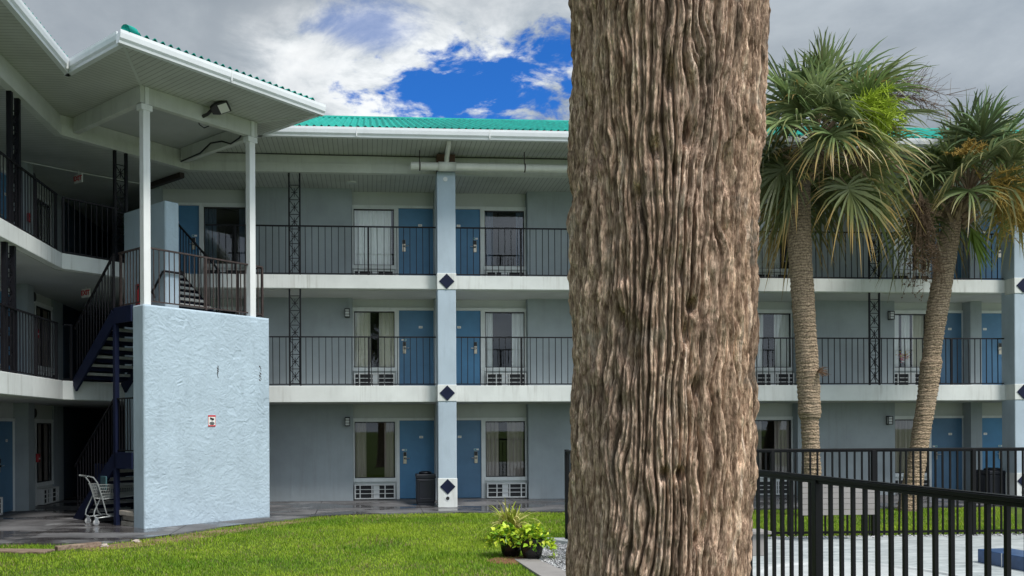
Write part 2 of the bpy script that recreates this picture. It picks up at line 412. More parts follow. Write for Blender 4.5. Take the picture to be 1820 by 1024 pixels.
def tag(o, label=None, cat=None, group=None, kind=None):
    if label: o['label'] = label
    if cat: o['category'] = cat
    if group: o['group'] = group
    if kind: o['kind'] = kind
    return o
def thing(name, loc, label, cat, group=None):
    o = bpy.data.objects.new(name, None); COL.objects.link(o); o.location = loc; o.empty_display_size = .2
    return tag(o, label, cat, group)
def copy_tree(o, parent=None):
    c = o.copy(); COL.objects.link(c)
    if parent: c.parent = parent
    for ch in list(o.children): copy_tree(ch, c)
    return c
def lettering(name, text, size, mat, tf, parent, depth=.004):
    """raised letters made into a mesh; local x to the right, local z up"""
    cu = bpy.data.curves.new('letters', 'FONT'); cu.body = text; cu.size = size; cu.extrude = depth / 2; cu.offset = size * .035; cu.align_x = 'CENTER'; cu.align_y = 'CENTER'
    tmp = bpy.data.objects.new('letters', cu); COL.objects.link(tmp)
    dg = bpy.context.evaluated_depsgraph_get(); me = bpy.data.meshes.new_from_object(tmp.evaluated_get(dg))
    bpy.data.objects.remove(tmp)
    mb = MB(tf); mb.add([(v.co.x, -v.co.z, v.co.y) for v in me.vertices], [tuple(p.vertices) for p in me.polygons])
    return mb.build(name, mat, parent)

# ================================================================ SETTING: ground, lawn, walk, deck
F0 = 21.27      # slab front plane
YR = 23.0       # plane of the doors and windows
YS = 22.70      # plane of the stucco walls
def sheet(name, poly, z, mat):
    mb = MB(); mb.add([(*p, z(p) if callable(z) else z) for p in poly], [tuple(range(len(poly)))]); o = mb.build(name, mat); o['kind'] = 'structure'; return o
sheet('ground', [(-400, -400), (400, -400), (400, 400), (-400, 400)], -.13, 'lawn_soil')
walk_edge = [(-14, 15.45), (-6.3, 15.39), (-5.4, 15.3), (-4.72, 15.26), (-4.2, 15.65), (-3.65, 16.35), (-2.86, 17.6), (-2.08, 18.5), (-1.2, 19.42), (-.3, 19.80), (1.32, 19.88), (5, 19.78), (30, 19.72)]
def walkz(p): return -.095 if p[1] < 21 else -.03
mb = MB(); n = len(walk_edge)
vs = [(*p, -.095) for p in walk_edge] + [(*p, -.14) for p in walk_edge] + [(x, 23.0 if x > -5.9 else 20.5, -.035) for x, _ in walk_edge] + [(x, 29, -.03) for x, _ in walk_edge]
fs = []
for i in range(n - 1):
    fs += [(n + i, n + i + 1, i + 1, i), (i, i + 1, 2 * n + i + 1, 2 * n + i), (2 * n + i, 2 * n + i + 1, 3 * n + i + 1, 3 * n + i)]
mb.add(vs, fs); tag(mb.build('walkway', 'walk_concrete'), kind='structure')
sheet('pool_deck', [(3.75, -3), (20, -3), (20, 14.62), (3.75, 14.78)], -.105, 'deck_concrete')
sheet('gravel_bed', [(2.75, 11.0), (3.0, 9.0), (3.0, -2), (3.75, -2), (3.75, 14.85), (3.15, 14.95), (2.62, 13.4), (2.42, 12.5)], -.121, 'cement')
mb = MB()
pv = [(2.12, 12.72), (2.45, 12.72), (2.78, 10.6), (2.90, 6.0), (2.42, 6.0), (2.26, 10.6)]
mb.prism(pv, -.13, -.098)
tag(mb.build('paver_path', 'plank_grey', bevel=.006), kind='structure')

paint('bare_earth', (.20, .145, .085), .95, .35, 6., 60, .6, .012, spec=.1)
be = [(-4.75, 14.75), (-4.3, 15.4), (-3.75, 16.05), (-3.0, 17.25), (-2.2, 18.25), (-1.4, 19.05), (-.6, 19.5), (-.9, 18.9), (-1.7, 18.05), (-2.3, 17.2), (-2.7, 16.4), (-3.3, 15.5), (-3.9, 14.85), (-4.5, 14.5)]
sheet('bare_earth', be, -.1262, 'bare_earth')

# blades of grass (one mass)
def in_poly(x, y, poly):
    r_ = np.zeros(len(x), bool); j = len(poly) - 1
    for i in range(len(poly)):
        xi, yi = poly[i]; xj, yj = poly[j]
        r_ ^= ((yi > y) != (yj > y)) & (x < (xj - xi) * (y - yi) / (yj - yi + 1e-12) + xi); j = i
    return r_
def vnoise(x, y, seed):
    """cheap smooth 2-D value noise"""
    g = np.random.default_rng(seed).random((64, 64)); xi = np.floor(x).astype(int); yi = np.floor(y).astype(int)
    fx, fy = x - xi, y - yi; fx = fx * fx * (3 - 2 * fx); fy = fy * fy * (3 - 2 * fy)
    a = g[xi % 64, yi % 64]; b_ = g[(xi + 1) % 64, yi % 64]; c_ = g[xi % 64, (yi + 1) % 64]; d_ = g[(xi + 1) % 64, (yi + 1) % 64]
    return (a * (1 - fx) + b_ * fx) * (1 - fy) + (c_ * (1 - fx) + d_ * fx) * fy
lawn = [(-8, 9.5), (2.2, 9.5), (2.2, 11.0), (2.12, 12.7), (2.3, 13.2), (2.62, 13.4), (3.15, 14.95), (20, 14.75), (20, 19.66)] + [(x, y - .06) for x, y in walk_edge[-2:0:-1]] + [(-8, 14.0), (-6.0, 14.0), (-5.0, 14.4), (-4.9, 14.6), (-6, 13.8), (-8, 13.6)]
N = 560000
x = rng.uniform(-8, 20, N); y = rng.uniform(9.5, 19.9, N)
keep = in_poly(x, y, lawn) & ((x < 4) | (rng.random(N) < .8)) & (x > -.62 * y + 2.3) & (x < .72 * y + 1.)
# worn earth near the walk's edge
edge = np.min([np.hypot(x - ex_, y - ey_) for ex_, ey_ in [(-4.2, 15.2), (-3.7, 15.75), (-3.3, 16.3), (-2.9, 16.9), (-2.5, 17.4), (-2.1, 17.9), (-1.6, 18.3), (-4.6, 14.8)]], axis=0)
worn = np.clip(1 - edge / .7, 0, 1) * (vnoise(x * 3, y * 3, 3) + .25)
keep &= rng.random(N) > worn * 1.15
thin = vnoise(x * 1.6, y * 1.6, 5)
keep &= rng.random(N) < .45 + .7 * thin
x, y = x[keep], y[keep]; n = len(x)
h = rng.uniform(.022, .055, n) * (.7 + .6 * vnoise(x * .9, y * .9, 9)); az = rng.uniform(0, 2 * math.pi, n); lean = rng.uniform(.1, .9, n) * h
wd = rng.uniform(.004, .009, n)
p = np.stack([x, y, np.full(n, -.13)], 1)
sx = np.stack([np.cos(az + 1.57), np.sin(az + 1.57), np.zeros(n)], 1) * wd[:, None]
tip = p + np.stack([np.cos(az) * lean, np.sin(az) * lean, h], 1)
V = np.stack([p - sx, p + sx, tip], 1).reshape(-1, 3)
mixv = np.clip(.10 + .75 * (vnoise(x * .7, y * .7, 21) - .2) + .5 * (vnoise(x * 2.6, y * 2.6, 23) - .2) + rng.normal(0, .18, n), 0, 1)[:, None]
ct = np.array([[.105, .235, .008]]) * (1 - mixv) + np.array([[.36, .48, .035]]) * mixv
dead = rng.random(n) < .04 + .16 * (vnoise(x * 1.3, y * 1.3, 29) > .68) + .25 * np.clip(worn[keep], 0, 1)
ct[dead] = [.32, .26, .12]
np_obj('grass', V, np.arange(3 * n).reshape(-1, 3), 'grass_blade', tint=np.repeat(ct, 3, 0))
tag(bpy.data.objects['grass'], 'bright green mown grass of the courtyard lawn', 'grass', kind='stuff')
# gravel
def gravel(name, pts, smin, smax, label):
    n = len(pts); s_ = rng.uniform(smin, smax, (n, 3)); s_[:, 2] *= .6
    oct_ = np.array([[1, 0, 0], [0, 1, 0], [-1, 0, 0], [0, -1, 0], [0, 0, 1], [0, 0, -1]], float)
    a = rng.uniform(0, 6.28, n); c, s2 = np.cos(a), np.sin(a)
    base = oct_[None] * s_[:, None] + rng.normal(0, smin * .25, (n, 6, 3))
    V = np.stack([base[..., 0] * c[:, None] - base[..., 1] * s2[:, None], base[..., 0] * s2[:, None] + base[..., 1] * c[:, None], base[..., 2]], -1) + pts[:, None]
    f = np.array([[0, 1, 4], [1, 2, 4], [2, 3, 4], [3, 0, 4], [1, 0, 5], [2, 1, 5], [3, 2, 5], [0, 3, 5]])
    o = np_obj(name, V.reshape(-1, 3), (f[None] + 6 * np.arange(n)[:, None, None]).reshape(-1, 3), 'gravel_stone')
    tag(o, label, 'gravel', kind='stuff')
gp = [(2.80, 11.0), (3.0, 8.5), (3.75, 8.5), (3.75, 14.85), (3.2, 14.95), (2.66, 13.4), (2.46, 12.55)]
gx, gy = rng.uniform(2.3, 3.8, 9000), rng.uniform(8.5, 15, 9000); k = in_poly(gx, gy, gp)
gravel('gravel', np.stack([gx[k], gy[k], rng.uniform(-.118, -.10, k.sum())], 1), .012, .028, 'grey and white gravel beside the potted plants and palm')
gx = rng.uniform(3.8, 18, 1500); gy = 14.72 - (gx - 3.8) * .012 + rng.normal(0, .06, 1500)
gravel('gravel', np.stack([gx, gy, np.full(1500, -.10)], 1), .012, .032, 'loose gravel strip along the foot of the far pool fence')

# ================================================================ MOTEL
motel = thing('motel_building', (2, 23, 0), 'three storey grey blue motel block with teal roof, blue doors and black balcony rails', 'building')
FLO = [(-.035, 2.47), (2.87, 5.24), (5.56, 8.05)]      # floor level and ceiling level of each storey
P_, C0 = 7.33, 1.88
MAIN = T((0, YR, 0))
WING = T((-8.2, 0, 0), (0, 1, 0), (-1, 0, 0))

def curtain(tf, x0, x1, z0, z1, mat, parent, y=.14, wave=.11, gather=0):
    n = max(6, int((x1 - x0) / .012)); vs = []; ph = random.random() * 6
    for i in range(n + 1):
        q = i / n; xx = x0 + (x1 - x0) * q
        yy = y + .028 * math.sin(xx / wave * 6.28 + ph + 1.2 * math.sin(xx * 9)) + .012 * math.sin(xx * 113 + ph)
        vs += [(xx, yy, z0), (xx + gather * .5 * (q - .5), y + (yy - y) * .7, z1)]
    MB(tf).add(vs, [(2 * i, 2 * i + 2, 2 * i + 3, 2 * i + 1) for i in range(n)]).build('curtain', mat, parent, smooth=True)

def unit(tf, c, s, fl, cur, ajar=None):
    """door + window + air conditioner on one side (s) of a party wall at c"""
    z0, zc = FLO[fl]
    X = lambda a, b: tuple(sorted((c + s * a, c + s * b)))
    def bx(mb, a, b, y0, y1, za, zb):
        x0, x1 = X(a, b); return mb.box(x0, x1, y0, y1, za, zb)
    dh = z0 + 2.07
    mb = MB(tf); bx(mb, .15, 2.30, .0, .06, dh + .07, zc)
    if fl == 0: bx(mb, 1.115, 1.145, -.012, 0, dh + .07, zc)
    mb.build('transom_panel', 'panel_paint', motel)
    mb = MB(tf); bx(mb, .10, .165, -.03, .07, z0, dh); bx(mb, 1.085, 1.165, -.035, .07, z0, dh); bx(mb, .10, 2.30, -.04, .07, dh, dh + .068)
    mb.build('door_frame', 'white_trim', motel)
    d = bx(MB(tf), .168, 1.082, .015, .055, z0 + .015, dh - .003).build('door', 'door_paint', motel)
    mb = MB(tf); bx(mb, .90, .985, -.012, .0145, z0 + .93, z0 + 1.24); mb.build('lock_plate', 'lock_metal', d, bevel=.004)
    mb = MB(tf); bx(mb, .905, .98, -.022, -.0125, z0 + 1.13, z0 + 1.235); bx(mb, .915, .965, -.05, -.0125, z0 + 1.05, z0 + 1.09); mb.build('key_reader', 'fixture_black', d)
    x0, x1 = X(.82, .95); MB(tf).tube([(x1 if s < 0 else x0, -.055, z0 + 1.075), (x0 if s < 0 else x1, -.055, z0 + 1.07)], .011, 6).build('handle', 'chrome', d)
    bx(MB(tf), .46, .56, .009, .0148, z0 + 1.60, z0 + 1.66).build('number_plate', 'plate_white', d)
    bx(MB(tf), .48, .54, .006, .0088, z0 + 1.617, z0 + 1.643).build('number_mark', 'lock_metal', d)
    if (fl + (s > 0)) % 3 != 2:
        mb = MB(tf); bx(mb, .89, 1.02, .005, .0146, z0 + 1.27, z0 + 1.315); mb.build('door_tag', 'plate_white', d)
        mb = MB(tf); bx(mb, .90, .955, .001, .0048, z0 + 1.277, z0 + 1.308); mb.build('tag_stripe', 'teal_tag', d)
    # window
    zb, zt = z0 + .56, dh
    mb = MB(tf); bx(mb, 1.168, 2.30, -.045, .07, zb - .095, zb); bx(mb, 1.168, 1.2, -.02, .07, zb, zt); bx(mb, 2.262, 2.297, -.02, .07, zb, zt); bx(mb, 1.2, 2.262, -.02, .07, zt - .03, zt)
    wfr = mb.build('window', 'white_trim', motel)
    mb = MB(tf); a = .012
    for q in ((1.2, 1.2 + .02), (2.242, 2.262)): bx(mb, q[0], q[1], .0, .04, zb, zt - .03)
    bx(mb, 1.22, 2.242, .0, .04, zt - .06, zt - .03); bx(mb, 1.22, 2.242, 0, .04, zb, zb + .02)
    mb.build('sash', 'fixture_black', wfr)
    x0, x1 = X(1.221, 2.241); MB(tf).add([(x0, .02, zb + .02), (x1, .02, zb + .02), (x1, .02, zt - .06), (x0, .02, zt - .06)], [(0, 1, 2, 3)]).build('glass', 'glass', wfr)
    mat, gaps = cur
    for (ga_, gb_, mt) in gaps:
        x0, x1 = X(1.21 + ga_ * 1.04, 1.21 + gb_ * 1.04); curtain(tf, x0, x1, zb, zt - .03, mt or mat, wfr, .095 + .015 * random.random())
    # under-window panel + air conditioner
    mb = MB(tf); bx(mb, 1.168, 2.30, .0, .06, z0, zb - .097); mb.build('spandrel_panel', 'panel_paint', motel)
    mb = MB(tf); bx(mb, 1.22, 2.26, -.15, -.002, z0 + .035, z0 + .39); ac = mb.build('air_conditioner', 'dark_recess', motel)
    mb = MB(tf); ya, yb = -.185, -.152
    for q in (1.21, 2.235): bx(mb, q, q + .035, ya, -.01, z0 + .02, z0 + .405)
    for za in (z0 + .02, z0 + .375): bx(mb, 1.245, 2.235, ya, -.01, za, za + .03)
    for q in (1.46, 1.80, 2.11): bx(mb, q, q + .028, ya + .002, yb, z0 + .05, z0 + .375)
    for za in (z0 + .155, z0 + .262): bx(mb, 1.245, 2.235, ya + .006, yb - .002, za, za + .017)
    mb.build('grille', 'grille_white', ac)
    mb = MB(tf); bx(mb, 1.62, 1.78, yb - .004, -.1502, z0 + .05, z0 + .375); mb.build('baffle', 'lens_grey', ac)

WHT = [('curtain_white', [(0, 1, None)]), ('curtain_white', [(0, .30, None), (.74, 1, None)]), ('curtain_white', [(0, .2, None), (.86, 1, None)]), ('curtain_white', [(0, .78, None)])]
CUR = {  # (column index, side, floor) -> curtain arrangement along the window (0 next to the door)
    (0, 1, 2): ('curtain_blue', [(.0, .28, None), (.84, 1, None)]), (0, 1, 1): WHT[1], (0, 1, 0): ('curtain_taupe', [(0, .3, None), (.7, 1, None)]),
    (1, -1, 2): ('curtain_white', [(.06, 1, None)]), (1, 1, 2): ('curtain_blue', [(0, .22, None), (.82, 1, None)]),
    (1, -1, 1): ('curtain_cream', [(0, .38, None), (.60, 1, None)]), (1, 1, 1): ('curtain_white', [(0, .2, None), (.7, 1, None)]),
    (1, -1, 0): ('curtain_taupe', [(.02, .26, None), (.72, 1, None)]), (1, 1, 0): ('curtain_taupe', [(0, .34, None), (.56, .98, None)]),
    (2, 1, 2): WHT[3], (2, 1, 1): ('curtain_white', [(0, .32, None), (.60, 1, None)]), (2, 1, 0): ('curtain_taupe', [(0, .27, None), (.6, 1, None)]),
    (3, -1, 2): ('curtain_white', [(.0, .2, None), (.3, 1, None)]), (3, -1, 1): ('curtain_white', [(.0, .32, 'curtain_cream'), (.36, .62, None), (.68, 1, None)]), (3, -1, 0): ('curtain_taupe', [(0, 1, None)]),
}
for fl in range(3):
    for i in range(4):
        c = C0 + (i - 1) * P_
        for s in ((1,) if i == 0 else (-1, 1)):
            if (i, s) == (2, -1) and False: continue
            unit(MAIN, c, s, fl, CUR.get((i, s, fl), WHT[1]))
    cw = 20.97
    unit(WING, cw, 1, fl, ('curtain_taupe' if fl != 2 else 'curtain_white', [(0, .2, None), (.4, .55, None), (.75, 1, None)]))
    unit(WING, cw, -1, fl, WHT[1])
    unit(WING, cw - P_, 1, fl, WHT[0])
# stucco wall panels between the units, party piers, far dark rooms behind the glass
for fl in range(3):
    z0, zc = FLO[fl]
    for i in range(0, 4):
        c = C0 + (i - 1) * P_
        MB(MAIN).box(c + 2.30, c + P_ - 2.30, -.30, .10, z0 - .03, zc + .02).build('stucco_wall', 'wall_paint', motel)
        MB(MAIN).box(c - .16 if i else c - .18, c + .16, -.34, .10, z0 - .03, zc + .02).build('party_pier', 'wall_paint', motel)
MB(MAIN).box(-2.03, -1.98, -.305, -.3005, -.03, 2.44).build('downpipe_cover', 'wall_paint', motel)
for fl in range(3):
    z0, zc = FLO[fl]
    for a, b_, yy in ((cw - P_ + 2.30, cw - 2.30, -.30), (cw + 2.30, 24.0, -.04), (cw - P_ - 3, cw - P_ + .16, -.3)):
        MB(WING).box(a, b_, yy, .1, z0 - .03, zc + .02).build('stucco_wall', 'wall_paint', motel)
    MB(WING).box(cw - .16, cw + .2, -.34, .1, z0 - .03, zc + .02).build('party_pier', 'wall_paint', motel)
# rooms: dark box behind the windows
mb = MB(); mb.box(-5.6, 24, 24.6, 24.7, -.03, 8.1); mb.box(-11, -10.9, 6, 24.2, -.03, 8.1); mb.box(-10.9, -8.37, 24.0, 24.1, -.03, 8.3); mb.box(-5.61, -5.55, 23.1, 24.6, -.03, 8.1)
for fl in range(3):
    z0, zc = FLO[fl]
    mb.box(-5.6, 24, 23.1, 24.6, z0 - .06, z0 - .01); mb.box(-5.6, 24, 23.1, 24.6, zc + .01, zc + .05)
    mb.box(-10.9, -8.3, 6, 24, z0 - .06, z0 - .01); mb.box(-10.9, -8.3, 6, 24, zc + .01, zc + .05)
mb.build('room_interior', 'carpet_dark', motel)
# breezeway in the corner between the two wings
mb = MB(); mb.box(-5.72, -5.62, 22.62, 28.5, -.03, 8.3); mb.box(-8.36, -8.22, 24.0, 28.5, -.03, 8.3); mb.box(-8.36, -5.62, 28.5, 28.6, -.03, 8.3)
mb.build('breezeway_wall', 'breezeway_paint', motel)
# slabs (one polygon each: wing + chamfer + main)
A_, B_ = (-6.43, 18.88), (-4.25, 21.27)
for fl in (1, 2):
    zt, zb = FLO[fl][0], (2.47, 5.23)[fl - 1]
    poly = [(-6.43, 2), A_, B_, (17.2, F0), (24, F0), (24, 29), (-9, 29), (-9, 2)]
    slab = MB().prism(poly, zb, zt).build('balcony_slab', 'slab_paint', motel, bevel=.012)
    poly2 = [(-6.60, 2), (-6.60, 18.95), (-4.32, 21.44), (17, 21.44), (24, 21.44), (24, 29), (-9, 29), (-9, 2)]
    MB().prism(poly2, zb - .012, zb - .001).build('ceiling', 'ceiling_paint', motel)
# top ceiling, beam, soffit
ZC, ZSF = 8.05, 8.48
MB().add([(-4.3, 21.4, ZC), (24, 21.4, ZC), (24, 29, ZC), (-5.7, 29, ZC), (-5.7, 22.9, ZC)], [(0, 1, 2, 3, 4)]).build('ceiling', 'soffit_x', motel)
MB().add([(-6.5, 2, ZC), (-6.5, 18.9, ZC), (-4.3, 21.4, ZC), (-5.7, 22.9, ZC), (-5.7, 29, ZC), (-9, 29, ZC), (-9, 2, ZC)], [tuple(range(7))]).build('ceiling', 'soffit_y', motel)
mb = MB(); i_ = .16
mb.prism([B_, (24, F0), (24, F0 + i_), (B_[0] - .07, F0 + i_)], ZC - .005, 8.27); mb.prism([(B_[0] - .012, F0 + .03), (24, F0 + .03), (24, F0 + i_), (B_[0] - .07, F0 + i_)], 8.272, ZSF - .004)
mb.prism([A_, B_, (B_[0] - .07, F0 + i_), (A_[0] - i_, A_[1] + .07)], ZC - .005, 8.27); mb.prism([(A_[0] - .03, A_[1] + .013), (B_[0] - .012, F0 + .03), (B_[0] - .07, F0 + i_), (A_[0] - i_, A_[1] + .07)], 8.272, ZSF - .004)
mb.prism([(A_[0], 2), A_, (A_[0] - i_, A_[1] + .07), (A_[0] - i_, 2)], ZC - .005, 8.27); mb.prism([(A_[0] - .03, 2), (A_[0] - .03, A_[1] + .013), (A_[0] - i_, A_[1] + .07), (A_[0] - i_, 2)], 8.272, ZSF - .004)
mb.build('eave_beam', 'beam_paint', motel)
EV = 20.02      # main eave
ST = T((-4.32, 17.13, 0), (Q, Q, 0), (-Q, Q, 0))     # stair frame: x along the front wall, y back towards the building
def sw(x, y): p = ST((x, y, 0)); return (p.x, p.y)
cA, cB, cC, cD = sw(-1.12, -1.28), sw(3.33, -1.28), sw(3.33, .90), sw(-1.12, .90)   # canopy eave corners
MB().add([(cC[0], EV, ZSF), (24, EV, ZSF), (24, 21.4, ZSF), (-4.3, 21.4, ZSF)], [(0, 1, 2, 3)]).build('soffit', 'soffit_x', motel)
EW = -5.62
VY = 16.85
MB().add([(EW, 2, ZSF), (EW, VY, ZSF), (*cD, ZSF), (*sw(.05, 2.72), ZSF), (-6.6, 18.95, ZSF), (-6.6, 2, ZSF)], [tuple(range(6))]).build('soffit', 'soffit_y', motel)
def gutter(a, b, out, parent, e0=0., e1=0.):
    """gutter from a to b; out = unit vector pointing away from the roof"""
    a, b = Vector(a), Vector(b); d = (b - a).normalized(); o = Vector((*out, 0)); a = a - d * e0; b = b + d * e1
    mb = MB(); prof = [(-.02, -.012), (.075, -.012), (.085, .03), (.115, .07), (.128, .15), (.128, .205), (.105, .205), (.105, .16), (-.02, .16)]
    n = len(prof); vs = [tuple(q + o * p_[0] + Vector((0, 0, p_[1]))) for q in (a, b) for p_ in prof]
    mb.add(vs, [(i, (i + 1) % n, (i + 1) % n + n, i + n) for i in range(n)] + [tuple(range(n))[::-1], tuple(range(n, 2 * n))])
    g_ = mb.build('gutter', 'gutter_white', parent); L_ = (b - a).length; k = 2.3
    while k < L_ - .3:
        p0 = a + d * k; MB(T(p0, d, o)).box(-.012, .012, .10, .1305, .0, .207).build('gutter_seam', 'lens_grey', g_); k += 3.05
    return g_
gutter((cC[0] + .05, EV, ZSF), (24, EV, ZSF), (0, -1), motel)
gutter((EW, 2, ZSF), (EW, VY - .02, ZSF), (1, 0), motel)
# corrugated roofs
def corrugated(name, o, du, nu, lv, parent, per=.165, amp=.034, thick=.012, length=None, hip=0.):
    """o: lower corner, du: unit vector along the eave, lv: vector up the slope"""
    o, du, lv = Vector(o), Vector(du), Vector(lv); nrm = du.cross(lv).normalized()
    n = int(length / per * 8); vs = []
    for k in range(2):
        for i in range(n + 1):
            q = i / 8 * per; hgt = amp * math.cos(i / 8 * 2 * math.pi)
            for tk in (0, -thick): vs.append(tuple(o + du * (q if k == 0 else hip + q * (1 - hip / length)) + lv * k + nrm * (hgt + tk)))
    m2 = 2 * (n + 1); fs = []
    for i in range(n):
        a, b_ = 2 * i, 2 * i + 2
        fs += [(a, b_, b_ + m2, a + m2), (a + 1, a + 1 + m2, b_ + 1 + m2, b_ + 1), (a, a + 1, b_ + 1, b_), (a + m2, b_ + m2, b_ + 1 + m2, a + 1 + m2)]
    return MB().add(vs, fs).build(name, 'teal_roof', parent, smooth=False)
RZ = 8.70
roof = corrugated('roof', (-5.5, EV - .10, RZ), (1, 0, 0), 0, (0, 6.25, 2.42), motel, length=29.5)
MB().tube([(-5.5, EV + 6.15, RZ + 2.40), (24, EV + 6.15, RZ + 2.40)], .07, 10).build('ridge_cap', 'teal_roof', roof)
MB().add([(-5.5, EV + 6.1, RZ + 2.4), (24, EV + 6.1, RZ + 2.4), (24, EV + 12.4, RZ - .02), (-5.5, EV + 12.4, RZ - .02)], [(0, 1, 2, 3)]).build('rear_slope', 'teal_roof', roof)
corrugated('roof', (EW + .1, 2, RZ), (0, 1, 0), 0, (-6.2, 0, 1.7), motel, length=14.6)
# flashing slivers in the valley beside the canopy
mb = MB(); mb.add([(-5.70, 16.95, 8.66), (-5.80, 17.10, 8.66), (-5.74, 17.02, 8.93)], [(0, 1, 2)]); mb.add([(-5.62, 17.0, 8.66), (-5.50, 16.86, 8.66), (-5.48, 16.88, 8.86)], [(0, 1, 2)])
mb.v += [(a - .012, b_ + .004, c_) for a, b_, c_ in mb.v]; mb.f = [(0, 1, 2), (3, 4, 5), (8, 7, 6), (11, 10, 9), (0, 6, 7, 1), (1, 7, 8, 2), (2, 8, 6, 0), (3, 9, 10, 4), (4, 10, 11, 5), (5, 11, 9, 3)]
mb.build('valley_flashing', 'gutter_white', motel)
# stucco columns with diamond caps
for i in (1, 2, 3):
    c = C0 + (i - 1) * P_; y0 = 20.95
    col_ = MB().box(c - .225, c + .225, y0, 21.42, -.09, 8.02).build('column', 'column_stucco', motel, bevel=.02)
    MB().box(c - .22, c + .22, y0 + .02, 21.26, 8.022, 8.44).build('column_head', 'brown_board', col_)
    MB().lathe([(.0, 0), (.05, 0), (.05, .02), (.0, .02)], (0, 0, 0), 16)
    oh = T((c - .02, y0 - .012, 7.83), (1, 0, 0), (0, 0, 1), (0, 1, 0)); MB(oh).lathe([(.055, 0), (.055, .02)], n=16).build('junction_cover', 'lens_grey', col_, smooth=False)
    for zb, zt in ((5.17, 5.565), (2.475, 2.875), (-.09, .62)):
        cap = MB().box(c - .235, c + .235, y0 - .015, 21.28, zb, zt).build('column_band', 'slab_paint', col_, bevel=.012)
        zc_ = (zb + zt) / 2 if zb > 0 else .42; r_ = .185
        mbd = MB(); pts = [(c, zc_ - r_), (c + r_, zc_), (c, zc_ + r_), (c - r_, zc_)]
        mbd.add([(a, y0 - .03, z) for a, z in pts] + [(a, y0 - .014, z) for a, z in pts], [(0, 1, 2, 3), (0, 4, 5, 1), (1, 5, 6, 2), (2, 6, 7, 3), (3, 7, 4, 0)])
        mbd.build('diamond_emblem', 'navy_paint', cap)
        if zb < 0:
            MB(T((c, y0 - .02, .14), (1, 0, 0), (0, 0, 1), (0, 1, 0))).lathe([(.075, 0), (.075, .006), (.045, .006), (.045, .0058)], n=18).build('hose_port', 'lens_grey', cap)
            MB(T((c, y0 - .03, .14), (1, 0, 0), (0, 0, 1), (0, 1, 0))).lathe([(.042, 0), (.042, .008)], n=18).build('port_hole', 'dark_recess', cap)
# balcony railings
def railing(tf, x0, x1, y, z0, parent, posts=(), name='balcony_railing', mat='rail_iron', h=1.19, pitch=.155, z1=None, low=.04, pw=.016):
    """between x0 and x1 at depth y; z1: floor level at x1 for a raking rail"""
    z1 = z0 if z1 is None else z1; zz = lambda x_: z0 + (z1 - z0) * (x_ - x0) / (x1 - x0)
    mb = MB(tf)
    mb.bar((x0, y, z0 + h), (x1, y, z1 + h), .045, .03); mb.bar((x0, y, z0 + low), (x1, y, z1 + low), .025, .025)
    n = max(1, int(abs(x1 - x0) / pitch)); 
    for i in range(1, n):
        x_ = x0 + (x1 - x0) * i / n; j = (random.random() - .5) * .012
        if random.random() < .06: j *= 4
        mb.bar((x_, y, zz(x_) + low), (x_ + j, y, zz(x_) + h), pw)
    r_ = mb.build(name, mat, parent)
    for x_ in posts:
        MB(tf).box(x_ - .022, x_ + .022, y - .022, y + .022, zz(x_), zz(x_) + h - .016).build('rail_post', mat, r_)
    return r_
ylow = F0 - YR + .06
for fl in (1, 2):
    z0 = FLO[fl][0]
    railing(MAIN, -3.9, C0 - .23, ylow, z0, motel, posts=(-3.2, .0))
    railing(MAIN, C0 + .23, C0 + P_ - .23, ylow, z0, motel, posts=(3.76, 6.8))
    railing(MAIN, C0 + P_ + .23, C0 + 2 * P_ - .23, ylow, z0, motel, posts=(10.95, 14.9))
    xw = -(-6.43 + 8.2) + .06
    railing(WING, 6.0, 18.75, xw, z0, motel, posts=(13.2, 15.4, 17.6, 18.7), pitch=.14)
    CH = T((*A_, 0), (.674, .739, 0), (-.739, .674, 0))
    if fl == 2: railing(CH, .05, 1.35, .06, z0, motel, posts=(.06,), pitch=.13)
    else: railing(CH, .05, .25, .06, z0, motel, posts=(.22,), pitch=.13)
# wrought iron lattice columns
def lattice(tf, x, y, z0, z1, wdt=.26, th=.019):
    mb = MB(tf)
    for s in (-1, 1): mb.box(x + s * wdt / 2 - th, x + s * wdt / 2 + th, y - th, y + th, z0, z1)
    zz = z0 + .06; ph = .355; i = 0
    while zz + ph < z1:
        a, b_ = x - wdt / 2, x + wdt / 2
        mb.bar((a, y, zz), (b_, y, zz), .016); mb.bar((a, y, zz), (b_, y, zz + ph), .015); mb.bar((a, y, zz + ph), (b_, y, zz), .0152)
        zc_ = zz + ph / 2; mb.bar((x, y, zc_ - .1), (x, y, zc_ + .1), .0148); mb.bar((x - .075, y, zc_), (x + .075, y, zc_), .0146)
        zz += ph; i += 1
    mb.bar((x - wdt / 2, y, zz), (x + wdt / 2, y, zz), .016)
    mb.build('iron_column', 'iron_black', motel)
for fl in (1, 2):
    z0, zc = FLO[fl]
    for i in (0, 2): lattice(MAIN, C0 + (i - .5) * P_, ylow - .0 + .05, z0, zc - .003)
    lattice(WING, 16.45 if fl == 1 else 16.7, xw + .06, z0, zc - .003, .36, .045)
    if fl == 2: lattice(CH, 1.42, .07, z0, zc - .003, .28, .03)
# conduit under the wing ceiling, brown mitre board
MB().tube([(-7.95, 20.7, 8.02), (-7.07, 21.44, 8.02), (-5.65, 22.47, 8.02)], .014, 6).build('conduit', 'lens_grey', motel)
MB().bar((-5.55, 22.55, 7.98), (-4.48, 21.48, 7.98), .12, .12).build('mitre_board', 'rust_iron', motel)

